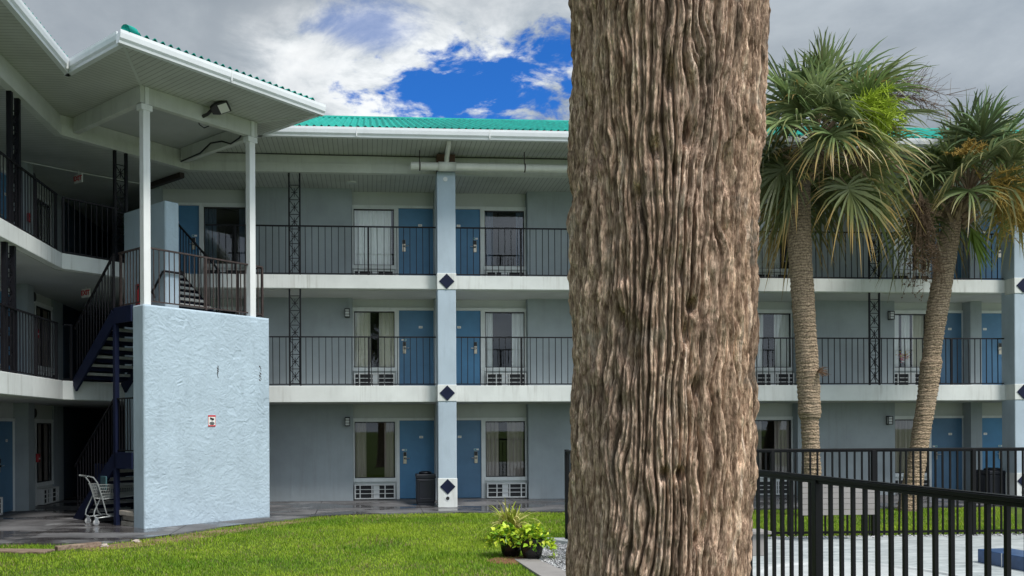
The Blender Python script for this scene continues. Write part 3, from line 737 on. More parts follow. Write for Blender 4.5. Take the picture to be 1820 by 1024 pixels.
# ================================================================ STAIR TOWER
stair = thing('stair_tower', (-3.25, 18.2, -.1), 'outdoor stair tower with pale blue textured front wall, black stairs and canopy on white posts', 'staircase')
SL = 4.25       # upper landing level
fwall = MB(ST).box(0, 3.04, 0, .40, -.11, SL).build('front_wall', 'tower_stucco', stair, bevel=.03)
def trowel_skin(tf, x0, x1, z0, z1, y, amp, parent, step=.011):
    """hand-trowelled plaster: a dense sheet with overlapping swipe ridges"""
    gx, gz = np.meshgrid(np.arange(x0, x1 + step / 2, step), np.arange(z0, z1 + step / 2, step)); 
    wx = gx + .10 * (vnoise(gx * 4, gz * 4, 51) - .5) + .05 * (vnoise(gx * 11, gz * 11, 52) - .5); wz = gz + .10 * (vnoise(gx * 4, gz * 4, 53) - .5) + .05 * (vnoise(gx * 11, gz * 11, 54) - .5)
    h = np.zeros_like(gx); tot = np.zeros_like(gx)
    for k, ang in enumerate((.35, -.6, 1.2, 2.1, -.1)):
        a = wx * math.cos(ang) + wz * math.sin(ang); b_ = -wx * math.sin(ang) + wz * math.cos(ang)
        m_ = np.clip(vnoise(gx * 5 + 9 * k, gz * 5, 60 + k) * 3 - 1.1, 0, 1); n_ = vnoise(a * 6 + 20, b_ * 21 + 30, 70 + k)
        h += m_ * np.where(n_ > .5, (1 - n_) * 2, n_ * .9 + .25); tot += m_
    h = h / np.maximum(tot, .35) + .25 * vnoise(gx * 40, gz * 40, 81) + .2 * vnoise(gx * 2, gz * 2, 82)
    ed = np.minimum(np.minimum(gx - gx.min(), gx.max() - gx), np.minimum(gz - gz.min(), gz.max() - gz)); fade = np.clip(ed / .03, 0, 1)
    yy = y + .012 * (1 - fade) ** 2 - amp * h * fade
    O = np.array(tf.o); X, Y, Z = np.array(tf.ex), np.array(tf.ey), np.array(tf.ez)
    V = O + gx[..., None] * X + yy[..., None] * Y + gz[..., None] * Z; nr, nc = gx.shape
    i, j = np.meshgrid(np.arange(nr - 1), np.arange(nc - 1), indexing='ij'); f = np.stack([i * nc + j, i * nc + j + 1, (i + 1) * nc + j + 1, (i + 1) * nc + j], -1).reshape(-1, 4)
    return np_obj('plaster_face', V.reshape(-1, 3), f, 'tower_stucco', parent, smooth=True)
trowel_skin(ST, .004, 3.036, -.11, SL - .004, -.001, .0150, fwall)
cwall = MB(ST).box(1.16, 1.50, 1.08, 2.74, -.06, 6.66).build('centre_wall', 'tower_stucco', stair, bevel=.03)
trowel_skin(ST, 1.163, 1.497, 4.0, 6.656, 1.079, .0095, cwall)
def flight(e0, e1, ya, za, yb, zb, n=8):
    """steps from (ya,za) down/up to (yb,zb) between e0 and e1"""
    mb = MB(ST); zs = .13
    for e in (e0, e1):
        mb.bar((e, ya, za - .12), (e, yb, zb - .12), .05, .26)
    s_ = mb.build('stringer', 'navy_paint', stair)
    mb = MB(ST)
    for i in range(1, n):
        q = i / n; yc = ya + (yb - ya) * q; z = za + (zb - za) * q; hw = abs(yb - ya) / n * .62
        mb.box(e0 + .03, e1 - .03, yc - hw, yc + hw, z - .055, z)
    mb.build('treads', 'tread_concrete', stair)
    mb = MB(ST)
    for i in range(1, n):
        q = i / n; yc = ya + (yb - ya) * q; z = za + (zb - za) * q; hw = abs(yb - ya) / n * .62
        dn = 1 if (zb - za) * (yb - ya) > 0 else -1
        mb.box(e0 + .03, e1 - .03, yc - .012 - dn * hw * .0, yc + .012, z - .14, z - .056)
    mb.build('risers', 'navy_paint', stair)
for L, lo, hi in ((SL, 2.87, 5.56), (1.36, -.05, 2.87)):
    mb = MB(ST); mb.box(.02, 2.98, .402, 1.04, L - .08, L - .012); mb.build('landing', 'tread_concrete', stair)
    for bb in ((-.03, .02, .402, 1.06, L - .30, L + .02), (.02, 1.15, 1.042, 1.09, L - .26, L - .02), (2.98, 3.03, .402, 1.06, L - .30, L + .02)): MB(ST).box(*bb).build('landing_edge', 'navy_paint', stair)
    flight(.0, 1.13, 1.06, L, 2.72, lo)
    flight(1.53, 2.52, 1.06, L, 2.80, hi)
    # rails of the two flights
    for (e, za, zb) in ((.0, L, lo), (2.52, L, hi)):
        tf = T(ST((e, 0, 0)), ST.ey, -ST.ex)
        railing(tf, 1.08, 2.72, 0, za, stair, name='stair_railing', h=1.10, pitch=.11, z1=zb, low=.03, posts=(1.1,))
# posts under the landings
MB(ST).box(-.03, .06, 1.0, 1.09, -.10, SL - .30).build('landing_post', 'navy_paint', stair)
MB(ST).box(.40, 1.10, 2.60, 2.68, -.06, 1.1).build('stair_screen', 'navy_paint', stair)
# landing rails
railing(ST, .09, 2.98, .15, SL + .04, stair, name='landing_railing', mat='rust_iron', h=1.09, pitch=.112, posts=(.1, 1.52, 2.97), low=.05)
railing(T(ST((.09, 0, 0)), ST.ey, -ST.ex), .17, 1.06, 0, SL + .02, stair, name='landing_railing', mat='rust_iron', h=1.1, pitch=.105, posts=(.98,), low=.05)
railing(T(ST((2.97, 0, 0)), ST.ey, -ST.ex), .17, 1.04, 0, SL + .02, stair, name='landing_railing', mat='rust_iron', h=1.1, pitch=.12, posts=(1.02,), low=.05)
railing(T(ST((.02, 0, 0)), ST.ey, -ST.ex), .42, 1.04, 0, 1.37, stair, name='landing_railing', h=1.08, pitch=.1, low=.05)
# handrail wrapped round the end of the centre wall
MB(ST).tube([(1.08, 1.36, 4.62), (1.08, 1.40, 4.70), (1.08, 1.48, 4.76), (1.08, 1.40, 4.80), (1.08, 1.04, 5.14), (1.12, 1.02, 5.15), (1.55, 1.02, 5.15), (1.58, 1.06, 5.16), (1.58, 1.4, 5.42)], .024, 8).build('handrail', 'iron_black', stair, smooth=True)
# canopy: posts, beams, soffit, gutter, roof
for e in (.13, 2.66):
    pst = MB(ST).box(e - .075, e + .075, .06, .21, SL - .0, 8.14).build('canopy_post', 'post_paint', stair, bevel=.01)
    MB(ST).box(e - .12, e + .12, .045, .225, 8.02, 8.13).build('post_bracket', 'post_paint', pst)
    MB(ST).box(e - .04, e + .04, .04, .10, 8.135, 8.47).build('beam_cleat', 'post_paint', pst)
zb0 = 8.15
mb = MB(ST); mb.box(-.0, 2.80, .07, .20, zb0, ZSF - .004); mb.build('canopy_beam', 'beam_paint', stair)
mb = MB(ST); mb.box(-.0, .13, .202, 2.72, zb0, ZSF - .004); mb.build('canopy_beam', 'beam_paint', stair)
mb = MB(ST); mb.box(2.67, 2.80, .202, 2.80, zb0, ZSF - .004); mb.build('canopy_beam', 'beam_paint', stair)
zs = ZSF + .0
def stp(lst, z=ZSF): return [(x, y, z) for x, y in lst]
MB(ST).add(stp([(-1.12, -1.28), (3.33, -1.28), (2.75, .13), (.05, .13)]), [(0, 1, 2, 3)]).build('canopy_soffit', 'soffit_d', stair)
MB(ST).add(stp([(-1.12, -1.28), (.05, .13), (.05, 2.72), (-1.12, .90)]), [(0, 1, 2, 3)]).build('canopy_soffit', 'soffit_n', stair)
MB(ST).add(stp([(3.33, -1.28), (3.33, .90), (2.75, 2.8), (2.75, .13)]), [(0, 1, 2, 3)]).build('canopy_soffit', 'soffit_n', stair)
MB(ST).add(stp([(-1.0, -1.15), (3.2, -1.15), (3.2, .9), (3.0, 3.4), (-.6, 3.4), (-1.05, .9)], ZSF + .006), [tuple(range(6))]).build('canopy_ceiling', 'ceiling_paint', stair)
for a, b_ in (((-1.12, -1.28), (.03, .1)), ((3.33, -1.28), (2.77, .1))): MB(ST).bar((*a, ZSF - .004), (*b_, ZSF - .004), .05, .012).build('soffit_trim', 'panel_paint', stair)
gutter((*cA, ZSF), (*cB, ZSF), (Q, -Q), stair, .125, .125)
gutter((EW, VY, ZSF), (*cA, ZSF), (-Q, -Q), stair, .02, .0)
gutter((*cB, ZSF), (*cC, ZSF), (Q, Q), stair, -.0, .0)
cr = corrugated('canopy_roof', (*sw(-.9, -1.40), RZ + .015), (Q, Q, 0), 0, (-Q * 3.4, Q * 3.4, .62), stair, per=.16, amp=.030, length=4.1, hip=2.6)
MB(ST).tube([(-1.13, -1.36, RZ + .03), (-.93, -1.25, RZ + .07), (-.1, -.3, RZ + .20), (1.6, 2.0, RZ + .60)], [.085, .10, .09, .08], 10).build('hip_cap', 'teal_roof', cr, smooth=True)
SK = T(ST((0, -.0135, 0)), ST.ex, ST.ey)
# weathered gouges where a fixture was torn off the front wall
for (e, za, zb) in ((1.69, 2.89, 3.15), (2.78, 2.90, 3.20)):
    mb = MB(SK); z = zb; k = 0
    while z > za:
        w_ = random.uniform(.008, .028); hh = random.uniform(.02, .05); x_ = e + random.uniform(-.018, .018)
        mb.add([(x_ - w_, -.004, z), (x_ + w_ * .6, -.004, z - hh * .2), (x_ + w_, -.004, z - hh), (x_ - w_ * .3, -.004, z - hh * .8)], [(0, 3, 2, 1)]); z -= hh * random.uniform(.75, 1.05)
    mb.build('wall_scar', 'rust_iron', stair)

# ================================================================ THINGS ON THE BUILDING
# security camera sign
sg = thing('warning_sign', SK((1.53, -.012, 1.89)), 'small red and white security camera warning sign on the pale blue tower wall', 'sign')
MB(SK).box(1.44, 1.62, -.012, -.003, 1.89, 2.12).build('sign_board', 'plate_white', sg)
mb = MB(SK); mb.box(1.44, 1.62, -.0145, -.0122, 2.088, 2.12); mb.box(1.44, 1.62, -.0145, -.0122, 1.89, 1.915); mb.box(1.44, 1.446, -.0145, -.0122, 1.915, 2.088); mb.box(1.614, 1.62, -.0145, -.0122, 1.915, 2.088); mb.build('red_border', 'exit_red', sg)
mb = MB(SK)
mb.prism([(1.485, -.0165), (1.485, -.0122), (1.55, -.0122), (1.55, -.0165)], lambda p: 2.035 if p[0] < 1.5 else 2.015, lambda p: 2.075 if p[0] < 1.5 else 2.06)
mb.box(1.552, 1.58, -.0165, -.0122, 2.02, 2.055); mb.box(1.525, 1.538, -.0165, -.0122, 1.985, 2.016)
mb.build('camera_symbol', 'fixture_black', sg)
mb = MB(SK)
for z_, l_ in ((1.968, .05), (1.952, .062), (1.936, .055), (1.924, .04)): mb.box(1.53 - l_, 1.53 + l_, -.0160, -.0123, z_, z_ + .009)
mb.build('sign_text', 'fixture_black', sg)
# exit signs
def exit_sign(c, ez, label):
    tf = T(c, (.80, -.60, 0), (.60, .80, 0)); s_ = thing('exit_sign', c, label, 'exit sign', 'exit signs under the walkway ceilings')
    MB(tf).box(-.15, .15, -.02, .02, -.105, .105).build('sign_box', 'plate_white', s_, bevel=.004)
    lettering('exit_letters', 'EXIT', .155, 'exit_red', T(tf((.0, -.022, 0)), tf.ex, tf.ey), s_)
    MB(tf).add([(.118, -.0225, .02), (.118, -.0225, -.02), (.14, -.0225, 0)], [(0, 1, 2)]).build('arrow', 'exit_red', s_)
    MB(tf).box(-.012, .012, -.012, .012, .106, ez).build('hanger', 'lens_grey', s_)
exit_sign((-6.93, 21.5, 7.86), .19, 'white and red EXIT sign under the top floor ceiling')
exit_sign((-6.67, 21.2, 5.07), .155, 'white and red EXIT sign under the second floor ceiling')
# caged wall lamps
def sconce(x, z, label, tf=MAIN, y=-.3):
    s_ = thing('wall_lamp', tf((x, y, z)), label, 'wall lamp', 'caged wall lamps on the grey stucco')
    MB(tf).box(x - .06, x + .06, y - .02, y - .001, z - .12, z + .12).build('back_plate', 'fixture_black', s_)
    MB(tf).box(x - .055, x + .055, y - .105, y - .021, z - .10, z + .09).build('diffuser', 'lens_grey', s_, bevel=.012)
    mb = MB(tf)
    for za in (-.115, -.045, .03, .092): mb.box(x - .066, x + .066, y - .118, y - .022, z + za, z + za + .018) if za in (-.115, .092) else mb.box(x - .066, x + .066, y - .118, y - .107, z + za, z + za + .014)
    for xa in (-.066, .052): mb.box(x + xa, x + xa + .014, y - .117, y - .106, z - .097, z + .092)
    mb.build('cage', 'fixture_black', s_)
sconce(-.55, 4.82, 'black caged wall lamp on second floor stucco, beside the palm-reflecting window')
sconce(-.56, 2.01, 'black caged wall lamp on ground floor stucco, left of the taupe curtained window')
sconce(14.11, 4.82, 'black caged wall lamp on second floor stucco, between the two leaning palm trunks')
sconce(14.05, 1.98, 'black caged wall lamp on ground floor stucco, between the two leaning palm trunks')
# round black lights on the wing wall
for z, l in ((8.0 - .12, 'top'), (5.02, 'second'), (2.24, 'ground')):
    s_ = thing('flood_lamp', (-8.15, 21.45, z), 'round black twin flood lamp on the left wing wall, %s floor' % l, 'wall lamp', 'black lamps on the left wing')
    MB().box(-8.19, -8.12, 21.32, 21.5, z - .04, z + .04).build('mount', 'lens_grey', s_)
    tf = T((-8.06, 21.5, z), (0, 0, 1), (0, 1, 0), (1, 0, 0)); MB(tf).lathe([(.04, -.06), (.1, -.02), (.115, .06), (.11, .10), (.09, .105)], n=16).build('head', 'fixture_black', s_, smooth=True)
# fire alarm pulls
for z, y, l in ((4.12, 21.36, 'second'), (1.17, 21.4, 'ground'), (6.75, 20.93, 'top')):
    s_ = thing('fire_alarm', (-7.86, y, z), 'small red fire alarm box on the %s floor wing pier' % l, 'fire alarm', 'fire alarms on the left wing')
    MB().box(-7.86, -7.80, y - .17, y - .03, z - .1, z + .1).build('alarm_box', 'red_paint', s_, bevel=.01)
    MB().box(-7.798, -7.788, y - .13, y - .07, z - .03, z + .0).build('pull_bar', 'plate_white', s_)
# extinguisher cabinet on the centre wall
s_ = thing('extinguisher_cabinet', ST((1.10, 1.85, 4.5)), 'red fire extinguisher cabinet behind the upper landing rail', 'fire cabinet')
MB(ST).box(1.04, 1.158, 1.68, 2.06, 4.36, 4.98).build('cabinet', 'red_paint', s_, bevel=.008)
MB(ST).box(1.034, 1.0398, 1.76, 1.98, 4.5, 4.93).build('cabinet_window', 'dark_recess', s_)
tfc = T(ST((1.02, 1.87, 4.52))); MB(tfc).lathe([(.05, 0), (.055, .02), (.055, .28), (.025, .33), (.02, .37)], n=12).build('extinguisher', 'red_paint', s_, smooth=True)
# floodlight on the canopy beam
s_ = thing('floodlight', ST((1.45, .06, 8.25)), 'black square LED floodlight with pale lens on the canopy beam', 'floodlight')
MB(ST).tube([(1.42, .07, 8.25), (1.44, -.06, 8.27), (1.47, -.14, 8.33)], .035, 10).build('bracket', 'fixture_black', s_, smooth=True)
ax_ = (ST.ex * .62 - ST.ey * .70 + Vector((0, 0, .30))).normalized(); nz_ = (ST.ey * .55 + Vector((0, 0, 1.))); nz_ = (nz_ - ax_ * nz_.dot(ax_)).normalized()
tl = T(ST((1.47, -.14, 8.33)), ax_.cross(nz_), ax_, nz_)
mb = MB(tl); mb.prism([(-.09, .0), (.09, .0), (.16, .13), (.16, .38), (-.16, .38), (-.16, .13)], -.035, .035); mb.build('housing', 'fixture_black', s_, bevel=.01)
MB(tl).box(-.125, .125, .165, .35, -.043, -.0355).build('lens', 'plate_white', s_)
MB(ST).tube([(1.40, .20, 8.2), (1.44, .24, 8.13), (1.6, .3, 8.11), (1.75, .35, 8.2)], .012, 6).build('lead', 'fixture_black', s_)
s_ = MB(ST).tube([(2.62, .3, 8.30), (2.60, .45, 8.18), (2.60, .75, 8.12), (2.58, 1.05, 8.24), (2.6, 1.5, 8.30), (2.6, 1.9, 8.16), (2.61, 2.7, 8.13)], .018, 8).build('black_cable', 'fixture_black', None, smooth=True)
tag(s_, 'loose black cable looping along the right canopy beam', 'cable')
s_ = MB().tube([(-3.9, 21.24, 8.50 - .03), (-1, 21.24, 8.455), (1.5, 21.24, 8.45), (4, 21.25, 8.46), (10, 21.24, 8.45)], .012, 6).build('overhead_wire', 'fixture_black')
tag(s_, 'thin dark wire run along the top of the white eave beam', 'wire')
# pvc rain pipe
s_ = thing('rain_pipe', (1.9, 20.8, 8.09), 'thick white plastic rain pipe hung under the eave in front of the beam', 'pipe')
MB().tube([(1.02, 20.8, 8.09), (1.06, 20.8, 8.09), (1.07, 20.8, 8.09), (9.4, 20.8, 8.07)], [.09, .1, .095, .095], 16).build('main_pipe', 'pvc_white', s_, smooth=True)
MB().tube([(1.68, 20.8, 8.09), (2.1, 20.8, 8.09)], .112, 16).build('tee', 'pvc_white', s_, smooth=True)
MB().tube([(1.88, 20.15, 8.50), (1.88, 20.2, 8.42), (1.88, 20.5, 8.36), (1.88, 20.74, 8.28), (1.88, 20.8, 8.14)], .058, 12).build('elbow', 'pvc_white', s_, smooth=True)
for x_ in (1.22, 3.75, 6.3): 
    MB().tube([(x_, 20.8, 8.09), (x_ + .03, 20.8, 8.09)], .106, 16).build('strap', 'rust_iron', s_); MB().box(x_, x_ + .02, 20.79, 20.81, 8.19, 8.47).build('hanger', 'rust_iron', s_)
# ceiling smoke light discs
s_ = MB().lathe([(.12, 0), (.13, .02), (.13, .03)], (-.41, 22.1, 8.02), 20).build('ceiling_light', 'lens_grey'); tag(s_, 'flat round white ceiling light on the top floor soffit', 'ceiling light')

# ================================================================ litter bins
def litter_bin(x, y, z, w_, h_, label):
    s_ = thing('litter_bin', (x, y, z), label, 'litter bin', 'black litter bins on the walkway')
    b0 = MB().box(x - w_ * .46, x + w_ * .46, y - w_ * .46, y + w_ * .46, z, z + .09).build('base', 'bin_black', s_, bevel=.015)
    MB().box(x - w_ / 2, x + w_ / 2, y - w_ / 2, y + w_ / 2, z + .091, z + h_ * .80).build('body', 'bin_black', s_, bevel=.02)
    mb = MB()
    a = w_ * .36; y_ = y - w_ / 2 - .012
    for (x0, x1, z0, z1) in ((x - a, x + a, z + h_ * .72, z + h_ * .75), (x - a, x + a, z + .16, z + .185), (x - a, x - a + .025, z + .185, z + h_ * .72), (x + a - .025, x + a, z + .185, z + h_ * .72)): mb.box(x0, x1, y_, y - w_ / 2 + .001, z0, z1)
    mb.build('panel_moulding', 'bin_black', s_, bevel=.004)
    MB().box(x - w_ * .53, x + w_ * .53, y - w_ * .53, y + w_ * .53, z + h_ * .801, z + h_ * .93).build('rim', 'bin_black', s_, bevel=.02)
    MB().lathe([(w_ * .34, 0), (w_ * .34, h_ * .05), (w_ * .26, h_ * .075), (w_ * .2, h_ * .02)], (x, y, z + h_ * .93), 20).build('lid', 'bin_black', s_, smooth=True)
litter_bin(1.38, 21.55, -.08, .46, .84, 'black square litter bin beside the diamond column, in front of a blue door')
litter_bin(16.2, 21.6, -.08, .60, .80, 'black litter bin behind the pool fence, at the right edge')

# ================================================================ shopping cart under the stairs
cx_, cy_ = -5.45, 18.15
cart = thing('shopping_cart', (cx_, cy_, -.09), 'grey wire shopping cart parked beside the dark stairs', 'shopping cart')
ct_ = T((cx_, cy_, -.09), (.80, .60, 0), (-.60, .80, 0))       # local x: nose of the cart
mb = MB(ct_)
for s in (-1, 1):
    y_ = s * .23
    mb.tube([(-.33, y_, 1.0), (-.22, y_, .97), (-.14, y_, .86), (-.06, y_, .60), (.04, y_, .22), (.12, y_, .17), (.62, y_, .20)], .014, 8)
    mb.tube([(-.06, y_, .60), (-.20, y_, .30), (-.22, y_, .20), (-.14, y_, .155), (.12, y_, .17)], .014, 8)
    mb.tube([(-.16, y_, .82), (.72, y_ * .85, .80)], .010, 6)
    mb.tube([(-.04, y_, .52), (.66, y_ * .8, .56)], .009, 6)
mb.tube([(-.33, -.23, 1.0), (-.33, .23, 1.0)], .016, 8); mb.tube([(.72, -.2, .80), (.72, .2, .80)], .01, 6); mb.tube([(.62, -.23, .2), (.62, .23, .2)], .012, 6)
mb.build('frame', 'cart_grey', cart, smooth=True)
mb = MB(ct_)
for s in (-1, 1):
    for i in range(22):
        q = i / 21; a = (-.14 + .86 * q, s * .23 * (1 - .15 * q), .82 - .02 * q); b_ = (-.04 + .70 * q, s * .23 * (1 - .2 * q), .52 + .04 * q); mb.tube([a, b_], .0035, 4, False)
    for j in range(1, 5):
        q = j / 5; mb.tube([(-.14 + .10 * q, s * .23, .82 - .3 * q), (.72 - .06 * q, s * .19, .80 - .24 * q)], .0035, 4, False)
for i in range(9):
    yy = -.19 + .38 * i / 8; mb.tube([(.72, yy, .80), (.66, yy * .95, .56)], .0035, 4, False); mb.tube([(-.04, yy * 1.15, .52), (.66, yy * .95, .56)], .0035, 4, False); mb.tube([(-.15, yy * 1.15, .83), (-.05, yy * 1.15, .53)], .0035, 4, False)
mb.build('wire_basket', 'cart_grey', cart)
MB(ct_).box(.04, .07, -.19, .19, .70, .98).build('child_seat', 'cart_plastic', cart, bevel=.008)
MB(ct_).box(.1, .6, -.2, .2, .185, .2).build('lower_tray', 'cart_grey', cart)
for (x_, y_) in ((-.17, -.23), (-.17, .23), (.56, -.2), (.56, .2)):
    wh = T(ct_((x_, y_, .065)), ct_.ex, ct_.ez, ct_.ey); wr = MB(wh).lathe([(.03, -.016), (.062, -.014), (.065, 0), (.062, .014), (.03, .016)], n=18).build('wheel', 'wheel_grey', cart, smooth=True)
    MB(ct_).box(x_ - .03, x_ + .035, y_ - .026, y_ - .018, .05, .17).build('caster_fork', 'chrome', wr); MB(ct_).box(x_ - .03, x_ + .035, y_ + .018, y_ + .026, .05, .17).build('caster_fork', 'chrome', wr)

# stacked pavers, board, edging, rocks
k = 0
for i, (e, z) in enumerate(((.16, -.09), (.20, .02), (.12, .125))):
    for j in range(2 if i else 2):
        o = MB(ST).box(e - .1 + j * .02, e + .50, .44 + j * .30, .72 + j * .29, z, z + .095).build('paver', 'paver_stack', bevel=.012)
        tag(o, ('pale paving slab stacked behind the tower wall, %s of the %s pile' % (('bottom', 'middle', 'topmost')[i], ('front', 'rear')[j])), 'paving slab', 'paving slabs stacked under the stairs')
o = MB(T((-5.55, 14.45, -.128), (.985, -.17, 0), (.17, .985, 0), (.0, .12, .99))).box(-.75, .45, -.16, .16, .0, .035).build('wood_board', 'old_wood', bevel=.006); tag(o, 'weathered brown board lying at the concrete edge', 'board')
o = MB(T((-4.80, 14.83, -.13), (.75, .66, 0), (-.66, .75, 0))).box(-.38, .36, -.07, .07, .0, .075).build('edging_timber', 'old_wood', bevel=.01); tag(o, 'dark reddish edging timber between the concrete and the grass', 'timber')
def rock(x_, y_, s, label):
    mb = MB(); mb.lathe([(s * .6, -.02), (s, s * .15), (s * .8, s * .5), (s * .3, s * .75)], (x_, y_, -.13), 7); mb.v = [(a + random.uniform(-.3, .3) * s, b_ + random.uniform(-.3, .3) * s, c_) for a, b_, c_ in mb.v]
    tag(mb.build('rock', 'rock_pale'), label, 'rock', 'rocks by the walkway edge')
rock(-4.42, 14.95, .075, 'pale pinkish rock at the end of the edging timber'); rock(-4.05, 15.5, .07, 'tan flat rock at the curved walkway edge, right of the pink one')
# kerb stones in the gravel at the fence corner
for (x_, y_, a, l) in ((3.28, 14.35, -.9, 'pale kerb stone by the fence corner post'), (3.10, 14.68, -.2, 'smaller pale kerb stone at the gravel end near the lawn')):
    o = MB(T((x_, y_, -.125), (math.cos(a), math.sin(a), 0), (-math.sin(a), math.cos(a), 0))).box(-.22, .22, -.06, .06, 0, .075).build('kerb_stone', 'cement', bevel=.015); tag(o, l, 'kerb stone', 'kerb stones')

# ================================================================ pool fences
def pool_fence(tf, L, z0, z1, pitch, posts, label, first=.0, pw=.026):
    f_ = thing('pool_fence', tf((0, 0, z0)), label, 'fence', 'black pool fences')
    mb = MB(tf); mb.box(-.02, L, -.032, .032, z1 - .035, z1 - .008); mb.box(-.02, L, -.024, .024, z1 - .008, z1); mb.box(-.02, L, -.018, .018, z1 - .062, z1 - .0355); mb.build('top_rail', 'fence_black', f_, bevel=.004)
    MB(tf).box(0, L, -.018, .018, z0 + .06, z0 + .10).build('bottom_rail', 'fence_black', f_)
    mb = MB(tf); x_ = first; i = 0
    while x_ < L:
        if min(abs(x_ - q) for q in posts) > .05:
            j = .035 if abs(x_ - first - pitch * 43) < .02 else random.uniform(-.004, .004)
            h_ = pw / 2; mb.add([(x_ + a * h_ + (j if t_ else 0), b_ * h_, z) for t_, z in ((0, z0 + .03), (1, z1 - .05)) for a, b_ in ((-1, -1), (1, -1), (1, 1), (-1, 1))],
                   [(3, 2, 1, 0), (4, 5, 6, 7), (0, 1, 5, 4), (1, 2, 6, 5), (2, 3, 7, 6), (3, 0, 4, 7)])
        x_ += pitch
    mb.build('pickets', 'fence_black', f_)
    for q in posts:
        MB(tf).box(q - .032, q + .032, -.032, .032, z0 - .05, z1 - .036 if q > .05 else z1 + .01).build('fence_post', 'fence_black', f_, bevel=.003)
nd = Vector((.19, -10.42, 0)).normalized(); pool_fence(T((3.41, 14.9, 0), nd, (-nd.y, nd.x, 0)), 12.4, -.11, 1.44, .1525, (0., 2.73, 5.46, 8.19, 10.92), 'near black metal fence running past the big palm towards the viewer', pw=.026)
fd = Vector((8.6, -.30, 0)).normalized(); pool_fence(T((3.41, 14.9, 0), fd, (-fd.y, fd.x, 0)), 15.5, -.11, 1.44, .132, (.10, 3.62, 5.42, 7.22, 9.02, 10.82), 'far black metal pool fence with grass behind it', first=.2)

# sign panel seen from behind
s_ = thing('plank_panel', (7.85, 14.15, -.1), 'grey plank panel on thin white legs inside the far pool fence', 'panel')
mb = MB()
for i in range(6): mb.box(7.19, 8.52, 14.14, 14.17, .335 + i * .0935, .335 + i * .0935 + .088)
mb.build('planks', 'plank_grey', s_, bevel=.003)
for x_ in (7.24, 7.42, 8.36): MB().box(x_ - .022, x_ + .022, 14.18, 14.22, -.105, .86).build('leg', 'white_trim', s_)
MB().box(7.19, 8.52, 14.171, 14.179, .55, .62).build('batten', 'plank_grey', s_)
# pool edge, tile block, small table
s_ = MB().lathe([(1.34, -.012), (1.34, .025), (1.22, .03), (1.20, .005), (.02, .004)], (6.2, 10.55, -.10), 64).build('hot_tub', 'cement', smooth=False); tag(s_, 'round grey concrete tub rim sunk in the pool deck', 'tub')
s_ = thing('tile_block', (8.8, 10.5, -.1), 'low blue tiled ledge on the pool deck at the lower right', 'ledge')
MB(T((8.58, 11.75, -.105), (.09, -.996, 0), (.996, .09, 0))).box(0, 3.2, 0, .5, 0, .19).build('ledge', 'tile_blue', s_, bevel=.01)
tb = T((8.58, 11.75, -.105), (.09, -.996, 0), (.996, .09, 0)); mb = MB(tb)
for q in (.42, .85, 1.28, 1.71): mb.box(q, q + .012, -.003, .0, .0, .188)
mb.build('grout', 'plate_white', s_)
s_ = thing('side_table', (5.85, 12.8, -.1), 'small grey side table behind the near fence pickets', 'table')
MB().box(5.55, 5.98, 12.6, 12.95, .22, .27).build('tabletop', 'plank_grey', s_, bevel=.01); MB().box(5.62, 5.92, 12.65, 12.9, -.105, .218).build('pedestal', 'plank_grey', s_, bevel=.01)
s_ = MB().tube([(5.0, 11.3, -.105), (5.0, 11.3, .5)], .022, 8).build('white_pole', 'white_trim'); tag(s_, 'thin white pole standing by the big palm trunk', 'pole')

# ================================================================ PALMS
def fan_leaf(V, Fq, Tn, hub, ax, L, nseg, droop, col_, tipc, spread=2.2, wmax=.03, fold=.25, dead=0.):
    """costapalmate fan: segments radiating from hub about axis ax"""
    ax = ax / np.linalg.norm(ax); side = np.cross(ax, [0, 0, 1.]); side /= max(1e-6, np.linalg.norm(side)); ro = rng.uniform(-1.15, 1.15); side = side * math.cos(ro) + np.cross(ax, side) * math.sin(ro); nrm = np.cross(side, ax)
    for i in range(nseg):
        q = -1 + 2 * i / (nseg - 1); phi = q * spread
        d = np.cos(phi) * ax + np.sin(phi) * side + nrm * fold * abs(q) + rng.normal(0, .05, 3); d /= np.linalg.norm(d)
        l = L * (1 - .35 * abs(q) ** 1.5) * rng.uniform(.85, 1.08)
        st = hub + ax * L * .18 * (1 - abs(q))
        wv = np.cross(d, nrm); wv /= max(1e-6, np.linalg.norm(wv)); wv = wv + nrm * (.6 if i % 2 else -.6); wv /= np.linalg.norm(wv)
        dr = droop * rng.uniform(.6, 1.5); k = len(V)
        cc = col_ * rng.uniform(.82, 1.22); tcol = tipc * rng.uniform(.7, 1.2)
        ts = (0., .3, .58, .8, 1.0); ws = (.35, 1., .8, .45, .06); tw = rng.normal(0, .06, 3)
        for j, (t_, w_) in enumerate(zip(ts, ws)):
            p_ = st + d * l * t_ + np.array([0, 0, -1.]) * dr * l * t_ ** 3.0 + tw * t_ ** 2 * l
            V += [p_ - wv * wmax * w_ * .5, p_ + wv * wmax * w_ * .5]
            c_ = cc if t_ < .75 else cc * (1 - dead) + tcol * dead
            if t_ == 1.0: c_ = cc * (.75 - .5 * min(1, dead)) + tcol * (.25 + .5 * min(1, dead))
            Tn += [c_, c_]
        Fq += [(k + 2 * j, k + 2 * j + 1, k + 2 * j + 3, k + 2 * j + 2) for j in range(4)]
